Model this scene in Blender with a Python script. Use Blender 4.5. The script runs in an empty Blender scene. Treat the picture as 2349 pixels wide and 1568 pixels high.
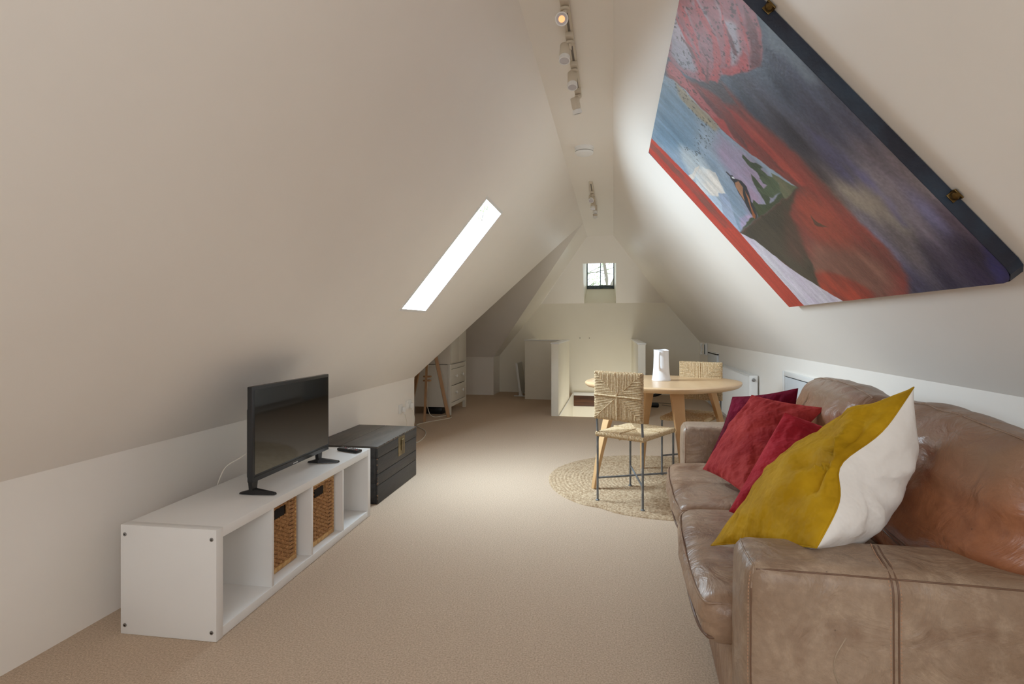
import bpy, bmesh, math, random
import numpy as np
from mathutils import Vector, Matrix, Euler, noise as mn
D = bpy.data
SC = bpy.context.scene
COL = SC.collection
R = math.radians
EXPO = 0.66; P_SKY = 42.0; P_ZEN = 25.0; P_GAB = 8.5; P_R2 = 11.5; P_END = 80.0; P_STAIR = 9.0; WORLD_S = 1.7; PAINT_GAIN = 1.12
random.seed(7)

# ------------------------------------------------------------------ camera, world, light, exposure
CAM_YAW = math.atan(232.5 / 1290.0)
cam_d = D.cameras.new('camera')
cam = D.objects.new('camera', cam_d)
COL.objects.link(cam)
cam.location = (0.0, 0.0, 1.185)
cam.rotation_euler = (R(90), 0, CAM_YAW)
cam_d.sensor_width = 36.0
cam_d.lens = 36.0 * 1290.0 / 2349.0
cam_d.shift_y = -35.0 / 2349.0
cam_d.clip_start = 0.02
cam_d.clip_end = 200
SC.camera = cam

SC.view_settings.view_transform = 'Standard'
SC.view_settings.look = 'None'
SC.view_settings.gamma = 1.0
SC.view_settings.use_curve_mapping = False
SC.view_settings.exposure = EXPO
SC.cycles.use_denoising = True
SC.cycles.max_bounces = 12
SC.cycles.diffuse_bounces = 8
SC.cycles.sample_clamp_indirect = 8.0

world = D.worlds.new('sky')
SC.world = world
world.use_nodes = True
bg = world.node_tree.nodes['Background']
bg.inputs['Color'].default_value = (0.86, 0.94, 1.0, 1)
bg.inputs['Strength'].default_value = WORLD_S

def area_light(name, loc, target, sx, sy, power, col):
    d = D.lights.new(name, 'AREA')
    d.shape = 'RECTANGLE'; d.size = sx; d.size_y = sy
    d.energy = power; d.color = col
    o = D.objects.new(name, d); COL.objects.link(o)
    o.location = loc
    o.rotation_euler = (Vector(target) - Vector(loc)).to_track_quat('-Z', 'Y').to_euler()
    return o
# daylight at skylight and end window; rear, roof and stairwell lamps are added fill
SLN = Vector((1.224, 0, -1)).normalized()          # inward normal of the left roof slope
c_sky = Vector((-1.194, 4.12, 1.70))
SKY_P = [
 ('skylight_daylight', c_sky - SLN * 0.065, c_sky + SLN, 0.62, 1.10, P_SKY, (0.72, 0.87, 1.0)),
 ('zenith_daylight', c_sky + Vector((-.38, 0, .62)), Vector((-1.05, 4.15, 0.6)), 0.9, 0.9, P_ZEN, (0.72, 0.87, 1.0)),
 ('rear_fill_light', Vector((-0.2, -1.52, 1.35)), Vector((-0.2, 3, 1.2)), 1.1, 1.1, P_GAB, (0.86, 0.93, 1.0)),  # unseen lamp added behind the camera as soft fill
 ('roof_fill_light', Vector((0.74, -0.55, 1.74)), Vector((-0.5, -0.3, 0.7)), 0.8, 1.0, P_R2, (0.86, 0.93, 1.0)),  # added lamp out of view, brightens the left slope
 ('end_window_daylight', Vector((-0.2, 13.2, 3.7)), Vector((-0.2, 10.2, 2.1)), 2.6, 1.4, P_END, (0.93, 0.98, 1.0)),
 ('stair_fill_light', Vector((-0.2, 8.7, -1.55)), Vector((-0.2, 8.7, 0)), 0.8, 1.6, P_STAIR, (0.92, 0.96, 1.0)),  # added lamp at the stairwell bottom, lifts the end wall
]
for a in SKY_P:
    area_light(*a)

# ------------------------------------------------------------------ materials
def lin(c):
    return tuple(((v / 255.0) / 12.92 if v / 255.0 <= 0.04045 else ((v / 255.0 + 0.055) / 1.055) ** 2.4) for v in c) + (1.0,)

MATS = {}
def mat(name, col, rough=0.6, col2=None, scale=8.0, detail=4.0, bump=0.0, bscale=60.0, metal=0.0, spec=0.5,
        stretch=(1, 1, 1), sheen=0.0, lo=0.35, hi=0.65, bdetail=3.0, coat=0.0, rough2=None, bdist=0.01):
    if name in MATS:
        return MATS[name]
    m = D.materials.new(name); m.use_nodes = True
    nt = m.node_tree; N = nt.nodes; L = nt.links
    b = N['Principled BSDF']
    b.inputs['Base Color'].default_value = lin(col)
    b.inputs['Roughness'].default_value = rough
    b.inputs['Metallic'].default_value = metal
    b.inputs['Specular IOR Level'].default_value = spec
    if sheen:
        b.inputs['Sheen Weight'].default_value = sheen
        b.inputs['Sheen Roughness'].default_value = 0.4
        b.inputs['Sheen Tint'].default_value = lin(tuple(min(255, int(v * 1.25) + 20) for v in col))
    if coat:
        b.inputs['Coat Weight'].default_value = coat
    tc = N.new('ShaderNodeTexCoord')
    mp = N.new('ShaderNodeMapping'); mp.inputs['Scale'].default_value = stretch
    L.new(tc.outputs['Object'], mp.inputs['Vector'])
    if col2 is not None:
        nz = N.new('ShaderNodeTexNoise'); nz.inputs['Scale'].default_value = scale
        nz.inputs['Detail'].default_value = detail
        L.new(mp.outputs['Vector'], nz.inputs['Vector'])
        rp = N.new('ShaderNodeValToRGB')
        rp.color_ramp.elements[0].position = lo; rp.color_ramp.elements[0].color = lin(col)
        rp.color_ramp.elements[1].position = hi; rp.color_ramp.elements[1].color = lin(col2)
        L.new(nz.outputs['Fac'], rp.inputs['Fac'])
        L.new(rp.outputs['Color'], b.inputs['Base Color'])
        if rough2 is not None:
            mr = N.new('ShaderNodeMapRange')
            mr.inputs['From Min'].default_value = lo; mr.inputs['From Max'].default_value = hi
            mr.inputs['To Min'].default_value = rough; mr.inputs['To Max'].default_value = rough2
            L.new(nz.outputs['Fac'], mr.inputs['Value']); L.new(mr.outputs['Result'], b.inputs['Roughness'])
    if bump:
        nb = N.new('ShaderNodeTexNoise'); nb.inputs['Scale'].default_value = bscale
        nb.inputs['Detail'].default_value = bdetail
        L.new(mp.outputs['Vector'], nb.inputs['Vector'])
        bp = N.new('ShaderNodeBump'); bp.inputs['Strength'].default_value = bump
        bp.inputs['Distance'].default_value = bdist
        L.new(nb.outputs['Fac'], bp.inputs['Height']); L.new(bp.outputs['Normal'], b.inputs['Normal'])
    MATS[name] = m
    return m

def leather(name, base, worn, dark, seed=0.0, rough=0.42, fade=None):
    if name in MATS: return MATS[name]
    m = D.materials.new(name); m.use_nodes = True
    nt = m.node_tree; N = nt.nodes; L = nt.links
    b = N['Principled BSDF']
    tc = N.new('ShaderNodeTexCoord')
    mp = N.new('ShaderNodeMapping'); mp.inputs['Location'].default_value = (seed, seed * 1.7, seed * .3)
    L.new(tc.outputs['Object'], mp.inputs['Vector'])
    def nz(scale, detail, rough=0.55):
        n = N.new('ShaderNodeTexNoise'); n.inputs['Scale'].default_value = scale
        n.inputs['Detail'].default_value = detail; n.inputs['Roughness'].default_value = rough
        L.new(mp.outputs['Vector'], n.inputs['Vector']); return n
    def ramp(src, lo, hi, c0=(0, 0, 0, 1), c1=(1, 1, 1, 1)):
        r = N.new('ShaderNodeValToRGB')
        r.color_ramp.elements[0].position = lo; r.color_ramp.elements[0].color = c0
        r.color_ramp.elements[1].position = hi; r.color_ramp.elements[1].color = c1
        L.new(src, r.inputs['Fac']); return r
    def mix(f, a, c, ty='MIX'):
        x = N.new('ShaderNodeMix'); x.data_type = 'RGBA'; x.blend_type = ty
        if isinstance(f, float): x.inputs['Factor'].default_value = f
        else: L.new(f, x.inputs['Factor'])
        for s, i in ((a, 'A'), (c, 'B')):
            sock = [k for k in x.inputs if k.name == i and k.type == 'RGBA'][0]
            if isinstance(s, tuple): sock.default_value = s
            else: L.new(s, sock)
        return [k for k in x.outputs if k.type == 'RGBA'][0]
    n1 = ramp(nz(2.6, 5).outputs['Fac'], 0.38, 0.64)
    c = mix(n1.outputs['Color'], lin(base), lin(worn))
    n2 = ramp(nz(14, 6, 0.7).outputs['Fac'], 0.5, 0.74)
    c = mix(n2.outputs['Color'], c, lin(tuple(int(v * 1.06) for v in worn)))
    n3 = ramp(nz(5.5, 4).outputs['Fac'], 0.57, 0.76)
    c = mix(n3.outputs['Color'], c, lin(dark))
    n5 = ramp(nz(48, 5, 0.75).outputs['Fac'], 0.40, 0.62, (.86, .86, .86, 1), (1.0, 1.0, 1.0, 1))
    c = mix(0.85, c, n5.outputs['Color'], 'MULTIPLY')
    # small dark scuffs
    v = N.new('ShaderNodeTexVoronoi'); v.inputs['Scale'].default_value = 17
    L.new(mp.outputs['Vector'], v.inputs['Vector'])
    n4 = ramp(v.outputs['Distance'], 0.022, 0.05, (0.35, 0.35, 0.35, 1), (1, 1, 1, 1))
    c = mix(0.8, c, n4.outputs['Color'], 'MULTIPLY')
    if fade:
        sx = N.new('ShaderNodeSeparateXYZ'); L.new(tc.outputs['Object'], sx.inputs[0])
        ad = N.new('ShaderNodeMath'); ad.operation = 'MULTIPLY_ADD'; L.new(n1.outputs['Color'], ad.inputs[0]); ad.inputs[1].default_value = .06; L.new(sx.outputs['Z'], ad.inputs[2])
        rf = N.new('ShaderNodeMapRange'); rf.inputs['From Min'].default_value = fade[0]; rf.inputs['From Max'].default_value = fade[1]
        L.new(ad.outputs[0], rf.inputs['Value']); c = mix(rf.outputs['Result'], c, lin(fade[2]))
    L.new(c, b.inputs['Base Color'])
    b.inputs['Roughness'].default_value = rough
    b.inputs['Specular IOR Level'].default_value = 0.45
    # creases and grain
    g = nz(170, 2); w = N.new('ShaderNodeTexNoise'); w.inputs['Scale'].default_value = 7; w.inputs['Detail'].default_value = 5
    w.inputs['Distortion'].default_value = 1.5
    L.new(mp.outputs['Vector'], w.inputs['Vector'])
    b1 = N.new('ShaderNodeBump'); b1.inputs['Strength'].default_value = 0.16; b1.inputs['Distance'].default_value = 0.003
    L.new(g.outputs['Fac'], b1.inputs['Height'])
    b2 = N.new('ShaderNodeBump'); b2.inputs['Strength'].default_value = 0.55; b2.inputs['Distance'].default_value = 0.025
    L.new(w.outputs['Fac'], b2.inputs['Height']); L.new(b1.outputs['Normal'], b2.inputs['Normal'])
    L.new(b2.outputs['Normal'], b.inputs['Normal'])
    MATS[name] = m
    return m

def emit_mat(name, col, strength):
    m = D.materials.new(name); m.use_nodes = True
    b = m.node_tree.nodes['Principled BSDF']
    b.inputs['Base Color'].default_value = lin(col)
    b.inputs['Emission Color'].default_value = lin(col)
    b.inputs['Emission Strength'].default_value = strength
    return m

def glass_mat(name, ior=1.3):
    m = D.materials.new(name); m.use_nodes = True
    N = m.node_tree.nodes; L = m.node_tree.links
    N.remove(N['Principled BSDF'])
    t = N.new('ShaderNodeBsdfTransparent'); t.inputs['Color'].default_value = (0.96, 0.98, 0.98, 1)
    g = N.new('ShaderNodeBsdfGlossy'); g.inputs['Roughness'].default_value = 0.03
    fr = N.new('ShaderNodeFresnel'); fr.inputs['IOR'].default_value = ior
    mx = N.new('ShaderNodeMixShader')
    L.new(fr.outputs['Fac'], mx.inputs['Fac']); L.new(t.outputs[0], mx.inputs[1]); L.new(g.outputs[0], mx.inputs[2])
    L.new(mx.outputs[0], N['Material Output'].inputs['Surface'])
    return m

WALL = mat('wall_paint', (246, 241, 234), 0.42, (244, 239, 232), 1.6, bump=0.10, bscale=2.2, bdist=0.05, spec=0.35)
WALLG = mat('gable_paint', (244, 239, 226), 0.5, (241, 236, 223), 1.6, bump=0.08, bscale=2.0, bdist=0.05, spec=0.3)
TRIMW = mat('white_gloss_paint', (236, 236, 234), 0.35)
WHITE = mat('white_laminate', (232, 231, 229), 0.38, (229, 228, 226), 3)
CARPET = mat('beige_carpet', (186, 162, 139), 0.95, (224, 203, 180), 150, 3, bump=0.9, bscale=330, bdist=0.006, spec=0.1, lo=0.3, hi=0.7, sheen=0.25)
BLACKP = mat('black_plastic', (17, 17, 19), 0.35)
SCREEN = mat('dark_screen', (8, 9, 11), 0.05, spec=1.0)
STEEL = mat('grey_painted_steel', (128, 132, 134), 0.4, (104, 108, 112), 25, metal=0.2)
ROPE = mat('seagrass_rope', (214, 194, 160), 0.8, (178, 148, 108), 90, 2, bump=0.35, bscale=260, bdist=0.004, spec=0.15, lo=0.3, hi=0.72)
JUTE = mat('jute_braid', (206, 184, 154), 0.9, (150, 122, 92), 70, 3, bump=0.8, bscale=160, bdist=0.006, spec=0.1, lo=0.32, hi=0.7)
OAK = mat('pale_oak', (214, 176, 128), 0.42, (196, 154, 106), 7, 6, stretch=(1, 1, .12), bump=0.05, bscale=60)
OAKT = mat('oak_veneer_top', (220, 188, 148), 0.3, (206, 170, 128), 5, 6, stretch=(1, .15, 1), bump=0.02, bscale=60)
OAKD = mat('tripod_oak', (182, 142, 102), 0.45, (158, 118, 80), 8, 5, stretch=(1, 1, .12))
CERAM = mat('white_ceramic', (226, 226, 228), 0.3, bump=0.15, bscale=18, bdist=0.01)
WICK = mat('wicker', (196, 150, 98), 0.6, (132, 88, 48), 55, 3, bump=0.3, bscale=200, bdist=0.003, lo=0.3, hi=0.72)
CANE = mat('cane_rim', (212, 172, 112), 0.5, (186, 142, 84), 40, 3)
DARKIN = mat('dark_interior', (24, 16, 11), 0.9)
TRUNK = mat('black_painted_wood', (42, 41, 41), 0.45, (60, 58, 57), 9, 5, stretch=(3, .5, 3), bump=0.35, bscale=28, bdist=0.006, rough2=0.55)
TRUNKT = mat('black_wood_lid_sheen', (74, 69, 64), 0.5, (90, 84, 78), 7, 5, stretch=(3, .5, 3), bump=0.25, bscale=30, bdist=0.005)  # lighter than the sides: reflected light put into the lid colour
WORN = mat('chipped_edge', (52, 38, 30), 0.7, (196, 160, 124), 60, 5, lo=0.52, hi=0.66)
BRASSD = mat('aged_brass', (150, 134, 98), 0.4, (96, 82, 56), 14, 4, metal=0.75)
CHROME = mat('screw_metal', (150, 150, 150), 0.3, metal=0.9)
CORD = mat('white_cord', (226, 220, 208), 0.5)
LAMPW = mat('spot_enamel', (214, 204, 186), 0.45)
LENS = mat('lamp_lens', (196, 192, 196), 0.15, spec=0.8)
GLOW = emit_mat('warm_bulb', (255, 186, 126), 0.6)
GLASS = glass_mat('clear_glass'); GLASS2 = glass_mat('coated_glass', 1.04)
BROWNW = mat('dark_stained_board', (104, 66, 42), 0.5, (70, 42, 26), 12, 6, stretch=(.2, 1, 3))
LEAD = mat('dark_iron_frame', (52, 64, 70), 0.5, (84, 98, 104), 30, metal=0.3)
NAVY = mat('painted_canvas_edge', (26, 30, 46), 0.5, (44, 60, 78), 6, 5, bump=0.3, bscale=60, bdist=0.004)
LEA = leather('tan_leather', (148, 124, 103), (172, 151, 131), (128, 100, 80))
LEA2 = leather('tan_leather_seat', (144, 112, 88), (166, 140, 118), (118, 84, 62), 3.1, 0.36)
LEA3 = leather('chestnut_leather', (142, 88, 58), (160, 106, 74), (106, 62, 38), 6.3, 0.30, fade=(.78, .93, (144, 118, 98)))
THREAD = mat('stitch_thread', (190, 150, 122), 0.7)
SEAML = mat('leather_seam', (112, 84, 66), 0.5)
VELY = mat('mustard_velvet', (190, 150, 26), 0.75, (160, 122, 12), 7, 5, bump=0.8, bscale=11, bdist=0.035, sheen=0.45, spec=0.15)
LINEN = mat('white_linen', (240, 238, 235), 0.9, (232, 229, 225), 9, 4, bump=0.5, bscale=13, bdist=0.02, spec=0.1)
VELR = mat('coral_red_velvet', (172, 62, 58), 0.8, (138, 32, 36), 5, 4, bump=0.9, bscale=11, bdist=0.035, sheen=0.35, spec=0.15)
VELR2 = mat('scarlet_velvet', (178, 46, 58), 0.8, (142, 22, 36), 6, 4, bump=0.9, bscale=12, bdist=0.035, sheen=0.35, spec=0.15)
VELB = mat('burgundy_velvet', (118, 10, 44), 0.8, (84, 4, 26), 5, 4, bump=0.8, bscale=12, bdist=0.03, sheen=0.35, spec=0.15)
CAB = mat('off_white_furniture', (224, 219, 208), 0.45)
HATCH = mat('pale_panel', (216, 221, 226), 0.4)

# ------------------------------------------------------------------ mesh builder
class MB:
    def __init__(s):
        s.v = []; s.f = []; s.fm = []; s.m = 0
    def add(s, vs, fs):
        n = len(s.v); s.v += [tuple(v) for v in vs]
        s.f += [tuple(i + n for i in f) for f in fs]; s.fm += [s.m] * len(fs)
        return s
    def box(s, x0, x1, y0, y1, z0, z1, bev=0.0, M=None):
        if bev:
            bm = bmesh.new(); bmesh.ops.create_cube(bm, size=1)
            for v in bm.verts:
                v.co = Vector(((x0 + x1) / 2 + v.co.x * (x1 - x0), (y0 + y1) / 2 + v.co.y * (y1 - y0), (z0 + z1) / 2 + v.co.z * (z1 - z0)))
            bmesh.ops.bevel(bm, geom=list(bm.edges), offset=bev, segments=2, affect='EDGES', profile=0.5)
            bm.verts.index_update()
            vs = [v.co.copy() for v in bm.verts]; fs = [[v.index for v in f.verts] for f in bm.faces]; bm.free()
        else:
            vs = [Vector(c) for c in ((x0, y0, z0), (x1, y0, z0), (x1, y1, z0), (x0, y1, z0), (x0, y0, z1), (x1, y0, z1), (x1, y1, z1), (x0, y1, z1))]
            fs = [(3, 2, 1, 0), (4, 5, 6, 7), (0, 1, 5, 4), (1, 2, 6, 5), (2, 3, 7, 6), (3, 0, 4, 7)]
        if M is not None: vs = [M @ v for v in vs]
        return s.add(vs, fs)
    def hexa(s, b, t):      # bottom quad, top quad (counter-clockwise from above)
        return s.add(list(b) + list(t), [(3, 2, 1, 0), (4, 5, 6, 7), (0, 1, 5, 4), (1, 2, 6, 5), (2, 3, 7, 6), (3, 0, 4, 7)])
    def tube(s, pts, r, n=8, cap=True, flat=1.0):
        pts = [Vector(p) for p in pts]; k = len(pts)
        rs = r if isinstance(r, (list, tuple)) else [r] * k
        up = None; vs = []
        for i, p in enumerate(pts):
            t = (pts[min(i + 1, k - 1)] - pts[max(i - 1, 0)])
            if t.length < 1e-9: t = Vector((0, 0, 1))
            t.normalize()
            if up is None:
                up = Vector((0, 0, 1)) if abs(t.z) < 0.9 else Vector((1, 0, 0))
            a = t.cross(up)
            if a.length < 1e-6: a = t.cross(Vector((0, 1, 0.1)))
            a.normalize(); b = a.cross(t).normalized(); up = b
            for j in range(n):
                th = 2 * math.pi * j / n
                vs.append(p + a * math.cos(th) * rs[i] + b * math.sin(th) * rs[i] * flat)
        fs = []
        for i in range(k - 1):
            for j in range(n):
                fs.append((i * n + j, i * n + (j + 1) % n, (i + 1) * n + (j + 1) % n, (i + 1) * n + j))
        if cap:
            fs.append(tuple(range(n))[::-1]); fs.append(tuple((k - 1) * n + j for j in range(n)))
        return s.add(vs, fs)
    def lathe(s, prof, n=32, M=None, cap=True):
        vs = []
        for (r, z) in prof:
            for j in range(n):
                th = 2 * math.pi * j / n; vs.append(Vector((r * math.cos(th), r * math.sin(th), z)))
        fs = []
        for i in range(len(prof) - 1):
            for j in range(n):
                fs.append((i * n + j, i * n + (j + 1) % n, (i + 1) * n + (j + 1) % n, (i + 1) * n + j))
        if cap:
            fs.append(tuple(range(n))[::-1]); fs.append(tuple((len(prof) - 1) * n + j for j in range(n)))
        if M is not None: vs = [M @ v for v in vs]
        return s.add(vs, fs)
    def prism(s, poly, z0, z1, M=None):
        n = len(poly)
        vs = [Vector((p[0], p[1], z0)) for p in poly] + [Vector((p[0], p[1], z1)) for p in poly]
        fs = [tuple(range(n))[::-1], tuple(range(n, 2 * n))] + [(i, (i + 1) % n, n + (i + 1) % n, n + i) for i in range(n)]
        if M is not None: vs = [M @ v for v in vs]
        return s.add(vs, fs)
    def softbox(s, c, h, r, crown=(0, 0, 0), n=(14, 14, 6), amp=0.0, fr=6.0, seed=0.0, fn=None):
        """rounded box: centre c, half sizes h, corner radius r, crown bulge per axis"""
        def coords(hh, k):
            a = [-hh, -hh + r * .15, -hh + r * .4, -hh + r * .7, -hh + r]
            m = list(np.linspace(-hh + r, hh - r, k + 1))[1:-1]
            return a + m + [-q for q in a[::-1]]
        C = [coords(h[i], n[i]) for i in range(3)]
        def pt(q, c_=None):
            inner = [max(-(h[i] - r), min(h[i] - r, q[i])) for i in range(3)]
            d = Vector([q[i] - inner[i] for i in range(3)])
            if d.length > 1e-9: d = d.normalized() * r
            p = Vector(inner) + d
            nrm = d.normalized() if d.length > 0 else Vector((0, 0, 1))
            u = [p[i] / h[i] for i in range(3)]
            add = Vector((0, 0, 0))
            for i in range(3):
                j, k = (i + 1) % 3, (i + 2) % 3
                add[i] += crown[i] * nrm[i] * max(0, 1 - u[j] ** 2) ** .7 * max(0, 1 - u[k] ** 2) ** .7
            p = p + add
            if amp:
                w = mn.noise(Vector((p.x * fr + seed, p.y * fr, p.z * fr))) + .5 * mn.noise(Vector((p.x * fr * 2.3 + seed, p.y * fr * 2.3, p.z * fr * 2.3 + 5)))
                p = p + nrm * w * amp
            if fn: p = fn(p, u, nrm)
            return p + Vector(c)
        s.pt = pt; s.h = h
        for ax in range(3):
            j, k = (ax + 1) % 3, (ax + 2) % 3
            for sg in (-1, 1):
                vs = []; A, B = C[j], C[k]
                for a in A:
                    for b in B:
                        q = [0, 0, 0]; q[ax] = sg * h[ax]; q[j] = a; q[k] = b
                        vs.append(pt(q))
                nb = len(B); fs = []
                for i in range(len(A) - 1):
                    for l in range(nb - 1):
                        f = (i * nb + l, (i + 1) * nb + l, (i + 1) * nb + l + 1, i * nb + l + 1)
                        fs.append(f if sg > 0 else f[::-1])
                s.add(vs, fs)
        return s
    def build(s, name, material, parent=None, smooth=None, weld=False, kind=None, label=None):
        me = D.meshes.new(name)
        me.from_pydata([tuple(v) for v in s.v], [], s.f)
        ms = material if isinstance(material, (list, tuple)) else [material]
        for m in ms: me.materials.append(m)
        if len(ms) > 1: me.polygons.foreach_set('material_index', s.fm)
        if weld:
            bm = bmesh.new(); bm.from_mesh(me); bmesh.ops.remove_doubles(bm, verts=bm.verts, dist=1e-5)
            bmesh.ops.recalc_face_normals(bm, faces=bm.faces); bm.to_mesh(me); bm.free()
        me.validate()
        if smooth is not None:
            me.polygons.foreach_set('use_smooth', [True] * len(me.polygons))
            if smooth < 180:
                try: me.set_sharp_from_angle(angle=R(smooth))
                except Exception: pass
        o = D.objects.new(name, me); COL.objects.link(o)
        if parent is not None: o.parent = parent
        if kind: o['kind'] = kind
        if label: o['label'] = label
        return o

def tag(o, label, cat, group=None):
    o['label'] = label; o['category'] = cat
    if group: o['group'] = group
    return o
def thing(name, label, cat, loc=(0, 0, 0), rz=0.0, group=None):
    o = D.objects.new(name, None); COL.objects.link(o); o.location = loc; o.rotation_euler = (0, 0, rz)
    o.empty_display_size = 0.1
    return tag(o, label, cat, group)
def struct(o):
    o['kind'] = 'structure'; return o
def dup(o, parent=None):
    c = o.copy(); COL.objects.link(c)
    if parent is not None: c.parent = parent
    for ch in list(o.children): dup(ch, c)
    return c
def catmull(pts, k=8, closed=False):
    P = [Vector(p) for p in pts]; n = len(P); out = []
    rng = range(n) if closed else range(n - 1)
    for i in rng:
        if closed: p0, p1, p2, p3 = P[i - 1], P[i], P[(i + 1) % n], P[(i + 2) % n]
        else: p0, p1, p2, p3 = P[max(i - 1, 0)], P[i], P[i + 1], P[min(i + 2, n - 1)]
        for j in range(k):
            t = j / k
            out.append(0.5 * ((2 * p1) + (p2 - p0) * t + (2 * p0 - 5 * p1 + 4 * p2 - p3) * t * t + (3 * p1 - p0 - 3 * p2 + p3) * t ** 3))
    if not closed: out.append(P[-1])
    return out

# ------------------------------------------------------------------ the attic shell
YB = -1.6; XL = -2.045; XR = 1.456; ZL = 2.65 + 1.224 * (-2.045 + 0.418); ZR = 0.93; ZC = 2.65; XC = -0.418; YE = 10.06
def lz(x): return ZC + 1.224 * (x - XC)               # left slope height
def rz_(x): return ZC - 1.181 * x                     # right slope height
PK = (XC, 7.96, ZC)
def surf(name, polys, m, thick=0.0):
    b = MB()
    for p in polys: b.add([Vector(q) for q in p], [tuple(range(len(p)))])
    o = struct(b.build(name, m))
    if thick:
        md = o.modifiers.new('solid', 'SOLIDIFY'); md.thickness = abs(thick); md.offset = 1 if thick > 0 else -1
    return o
# floor with stairwell opening
FX0, FX1, FY0 = -0.714, 0.313, 7.45
surf('floor', [[(-4.4, YB, 0), (XR, YB, 0), (XR, FY0, 0), (-4.4, FY0, 0)],
               [(-4.4, FY0, 0), (FX0, FY0, 0), (FX0, YE, 0), (-4.4, YE, 0)],
               [(FX1, FY0, 0), (XR, FY0, 0), (XR, YE, 0), (FX1, YE, 0)]], CARPET)
SX0, SX1, SY0, SY1 = -1.513, -0.875, 3.852, 4.39      # skylight opening
def L_(x, y): return (x, y, lz(x))
surf('wall_left_slope', [
    [L_(XL, YB), L_(XL, SY0), L_(XC, SY0), L_(XC, YB)],
    [L_(XL, SY0), L_(XL, SY1), L_(SX0, SY1), L_(SX0, SY0)],
    [L_(SX1, SY0), L_(SX1, SY1), L_(XC, SY1), L_(XC, SY0)],
    [L_(XL, SY1), L_(XL, 5.594), PK, L_(XC, SY1)]], WALL)
surf('wall_left_slope_far', [[PK, L_(XL, 9.54), L_(XL, YE), (-1.277, YE, lz(-1.277)), L_(XC, 9.2)]], WALL)
surf('ceiling', [[(XC, YB, ZC), (XC, 9.2, ZC), (0, 9.2, ZC), (0, YB, ZC)]], WALL)
surf('wall_right_slope', [[(0, YB, ZC), (0, 9.2, ZC), (0.889, YE, rz_(0.889)), (XR, YE, ZR), (XR, YB, ZR)]], WALL)
surf('wall_left', [[(XL, YB, 0), (XL, 5.594, 0), (XL, 5.594, ZL), (XL, YB, ZL)]], WALL)
surf('wall_right', [[(XR, YB, 0), (XR, YE, 0), (XR, YE, ZR), (XR, YB, ZR)]], WALL)
surf('wall_left_far', [[(XL, 9.54, 0), (XL, YE, 0), (XL, YE, ZL), (XL, 9.54, ZL)]], WALL)
# cross wing on the left
surf('wall_wing_near', [[(-4.4, 5.594, 0), (XL, 5.594, 0), (XL, 5.594, ZL), (-4.4, 5.594, ZL)]], WALL)
surf('wall_wing_far', [[(-4.4, 9.54, 0), (XL, 9.54, 0), (XL, 9.54, ZL), (-4.4, 9.54, ZL)]], WALL)
surf('wall_wing_end', [[(-4.4, 5.594, 0), (-4.4, 9.54, 0), (-4.4, 9.54, ZL), (-4.4, 7.96, ZC), (-4.4, 5.594, ZL)]], WALL)
surf('wall_wing_near_slope', [[PK, (-4.4, 7.96, ZC), (-4.4, 5.594, ZL), (XL, 5.594, ZL)]], WALL)
surf('wall_wing_far_slope', [[PK, (-4.4, 7.96, ZC), (-4.4, 9.54, ZL), (XL, 9.54, ZL)]], WALL)
# end gable: upright lower wall, leaning upper part with the window recess
ZK = 1.60
WX0, WX1 = -0.508, 0.045
def hip(z): return YE - (z - ZK) / (ZC - ZK) * (YE - 9.2)
ZT = 2.246
surf('wall_end_lower', [[(XL, YE, 0), (FX0, YE, 0), (FX0, YE, ZK), (-1.277, YE, ZK), (XL, YE, ZL)],
                        [(FX0, YE, -1.6), (FX1, YE, -1.6), (FX1, YE, ZK), (FX0, YE, ZK)],
                        [(FX1, YE, 0), (XR, YE, 0), (XR, YE, ZR), (0.889, YE, ZK), (FX1, YE, ZK)]], WALLG)
def gx(z, side): return (XC + (z - ZC) / 1.224) if side < 0 else (ZC - z) / 1.181
surf('wall_end_upper', [
    [(gx(ZK, -1), YE, ZK), (WX0, YE, ZK), (WX0, hip(ZT), ZT), (gx(ZT, -1), hip(ZT), ZT)],
    [(WX1, YE, ZK), (gx(ZK, 1), YE, ZK), (gx(ZT, 1), hip(ZT), ZT), (WX1, hip(ZT), ZT)],
    [(gx(ZT, -1), hip(ZT), ZT), (gx(ZT, 1), hip(ZT), ZT), (0, 9.2, ZC), (XC, 9.2, ZC)]], WALL)
YW = 10.38; ZW0 = 1.885
surf('trim_window_recess', [
    [(WX0, YE, ZK), (WX1, YE, ZK), (0.012, YW, ZW0), (-0.475, YW, ZW0)],
    [(WX0, YE, ZK), (-0.475, YW, ZW0), (-0.475, YW, 2.42), (WX0, hip(ZT), ZT)],
    [(WX1, YE, ZK), (WX1, hip(ZT), ZT), (0.012, YW, 2.42), (0.012, YW, ZW0)],
    [(WX0, hip(ZT), ZT), (-0.475, YW, 2.42), (0.012, YW, 2.42), (WX1, hip(ZT), ZT)]], WALLG)
# back gable behind the camera with an opening added for fill light
gw0, gw1, gz0, gz1 = -0.75, 0.35, 0.8, 1.9
yb = YB
surf('wall_back', [[(XL, yb, 0), (gw0, yb, 0), (gw0, yb, gz1), (gx(gz1, -1), yb, gz1), (XL, yb, ZL)],
                   [(gw1, yb, 0), (XR, yb, 0), (XR, yb, ZR), (gx(gz1, 1), yb, gz1), (gw1, yb, gz1)],
                   [(gw0, yb, 0), (gw1, yb, 0), (gw1, yb, gz0), (gw0, yb, gz0)],
                   [(gx(gz1, -1), yb, gz1), (gx(gz1, 1), yb, gz1), (0, yb, ZC), (XC, yb, ZC)]], WALL)
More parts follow.
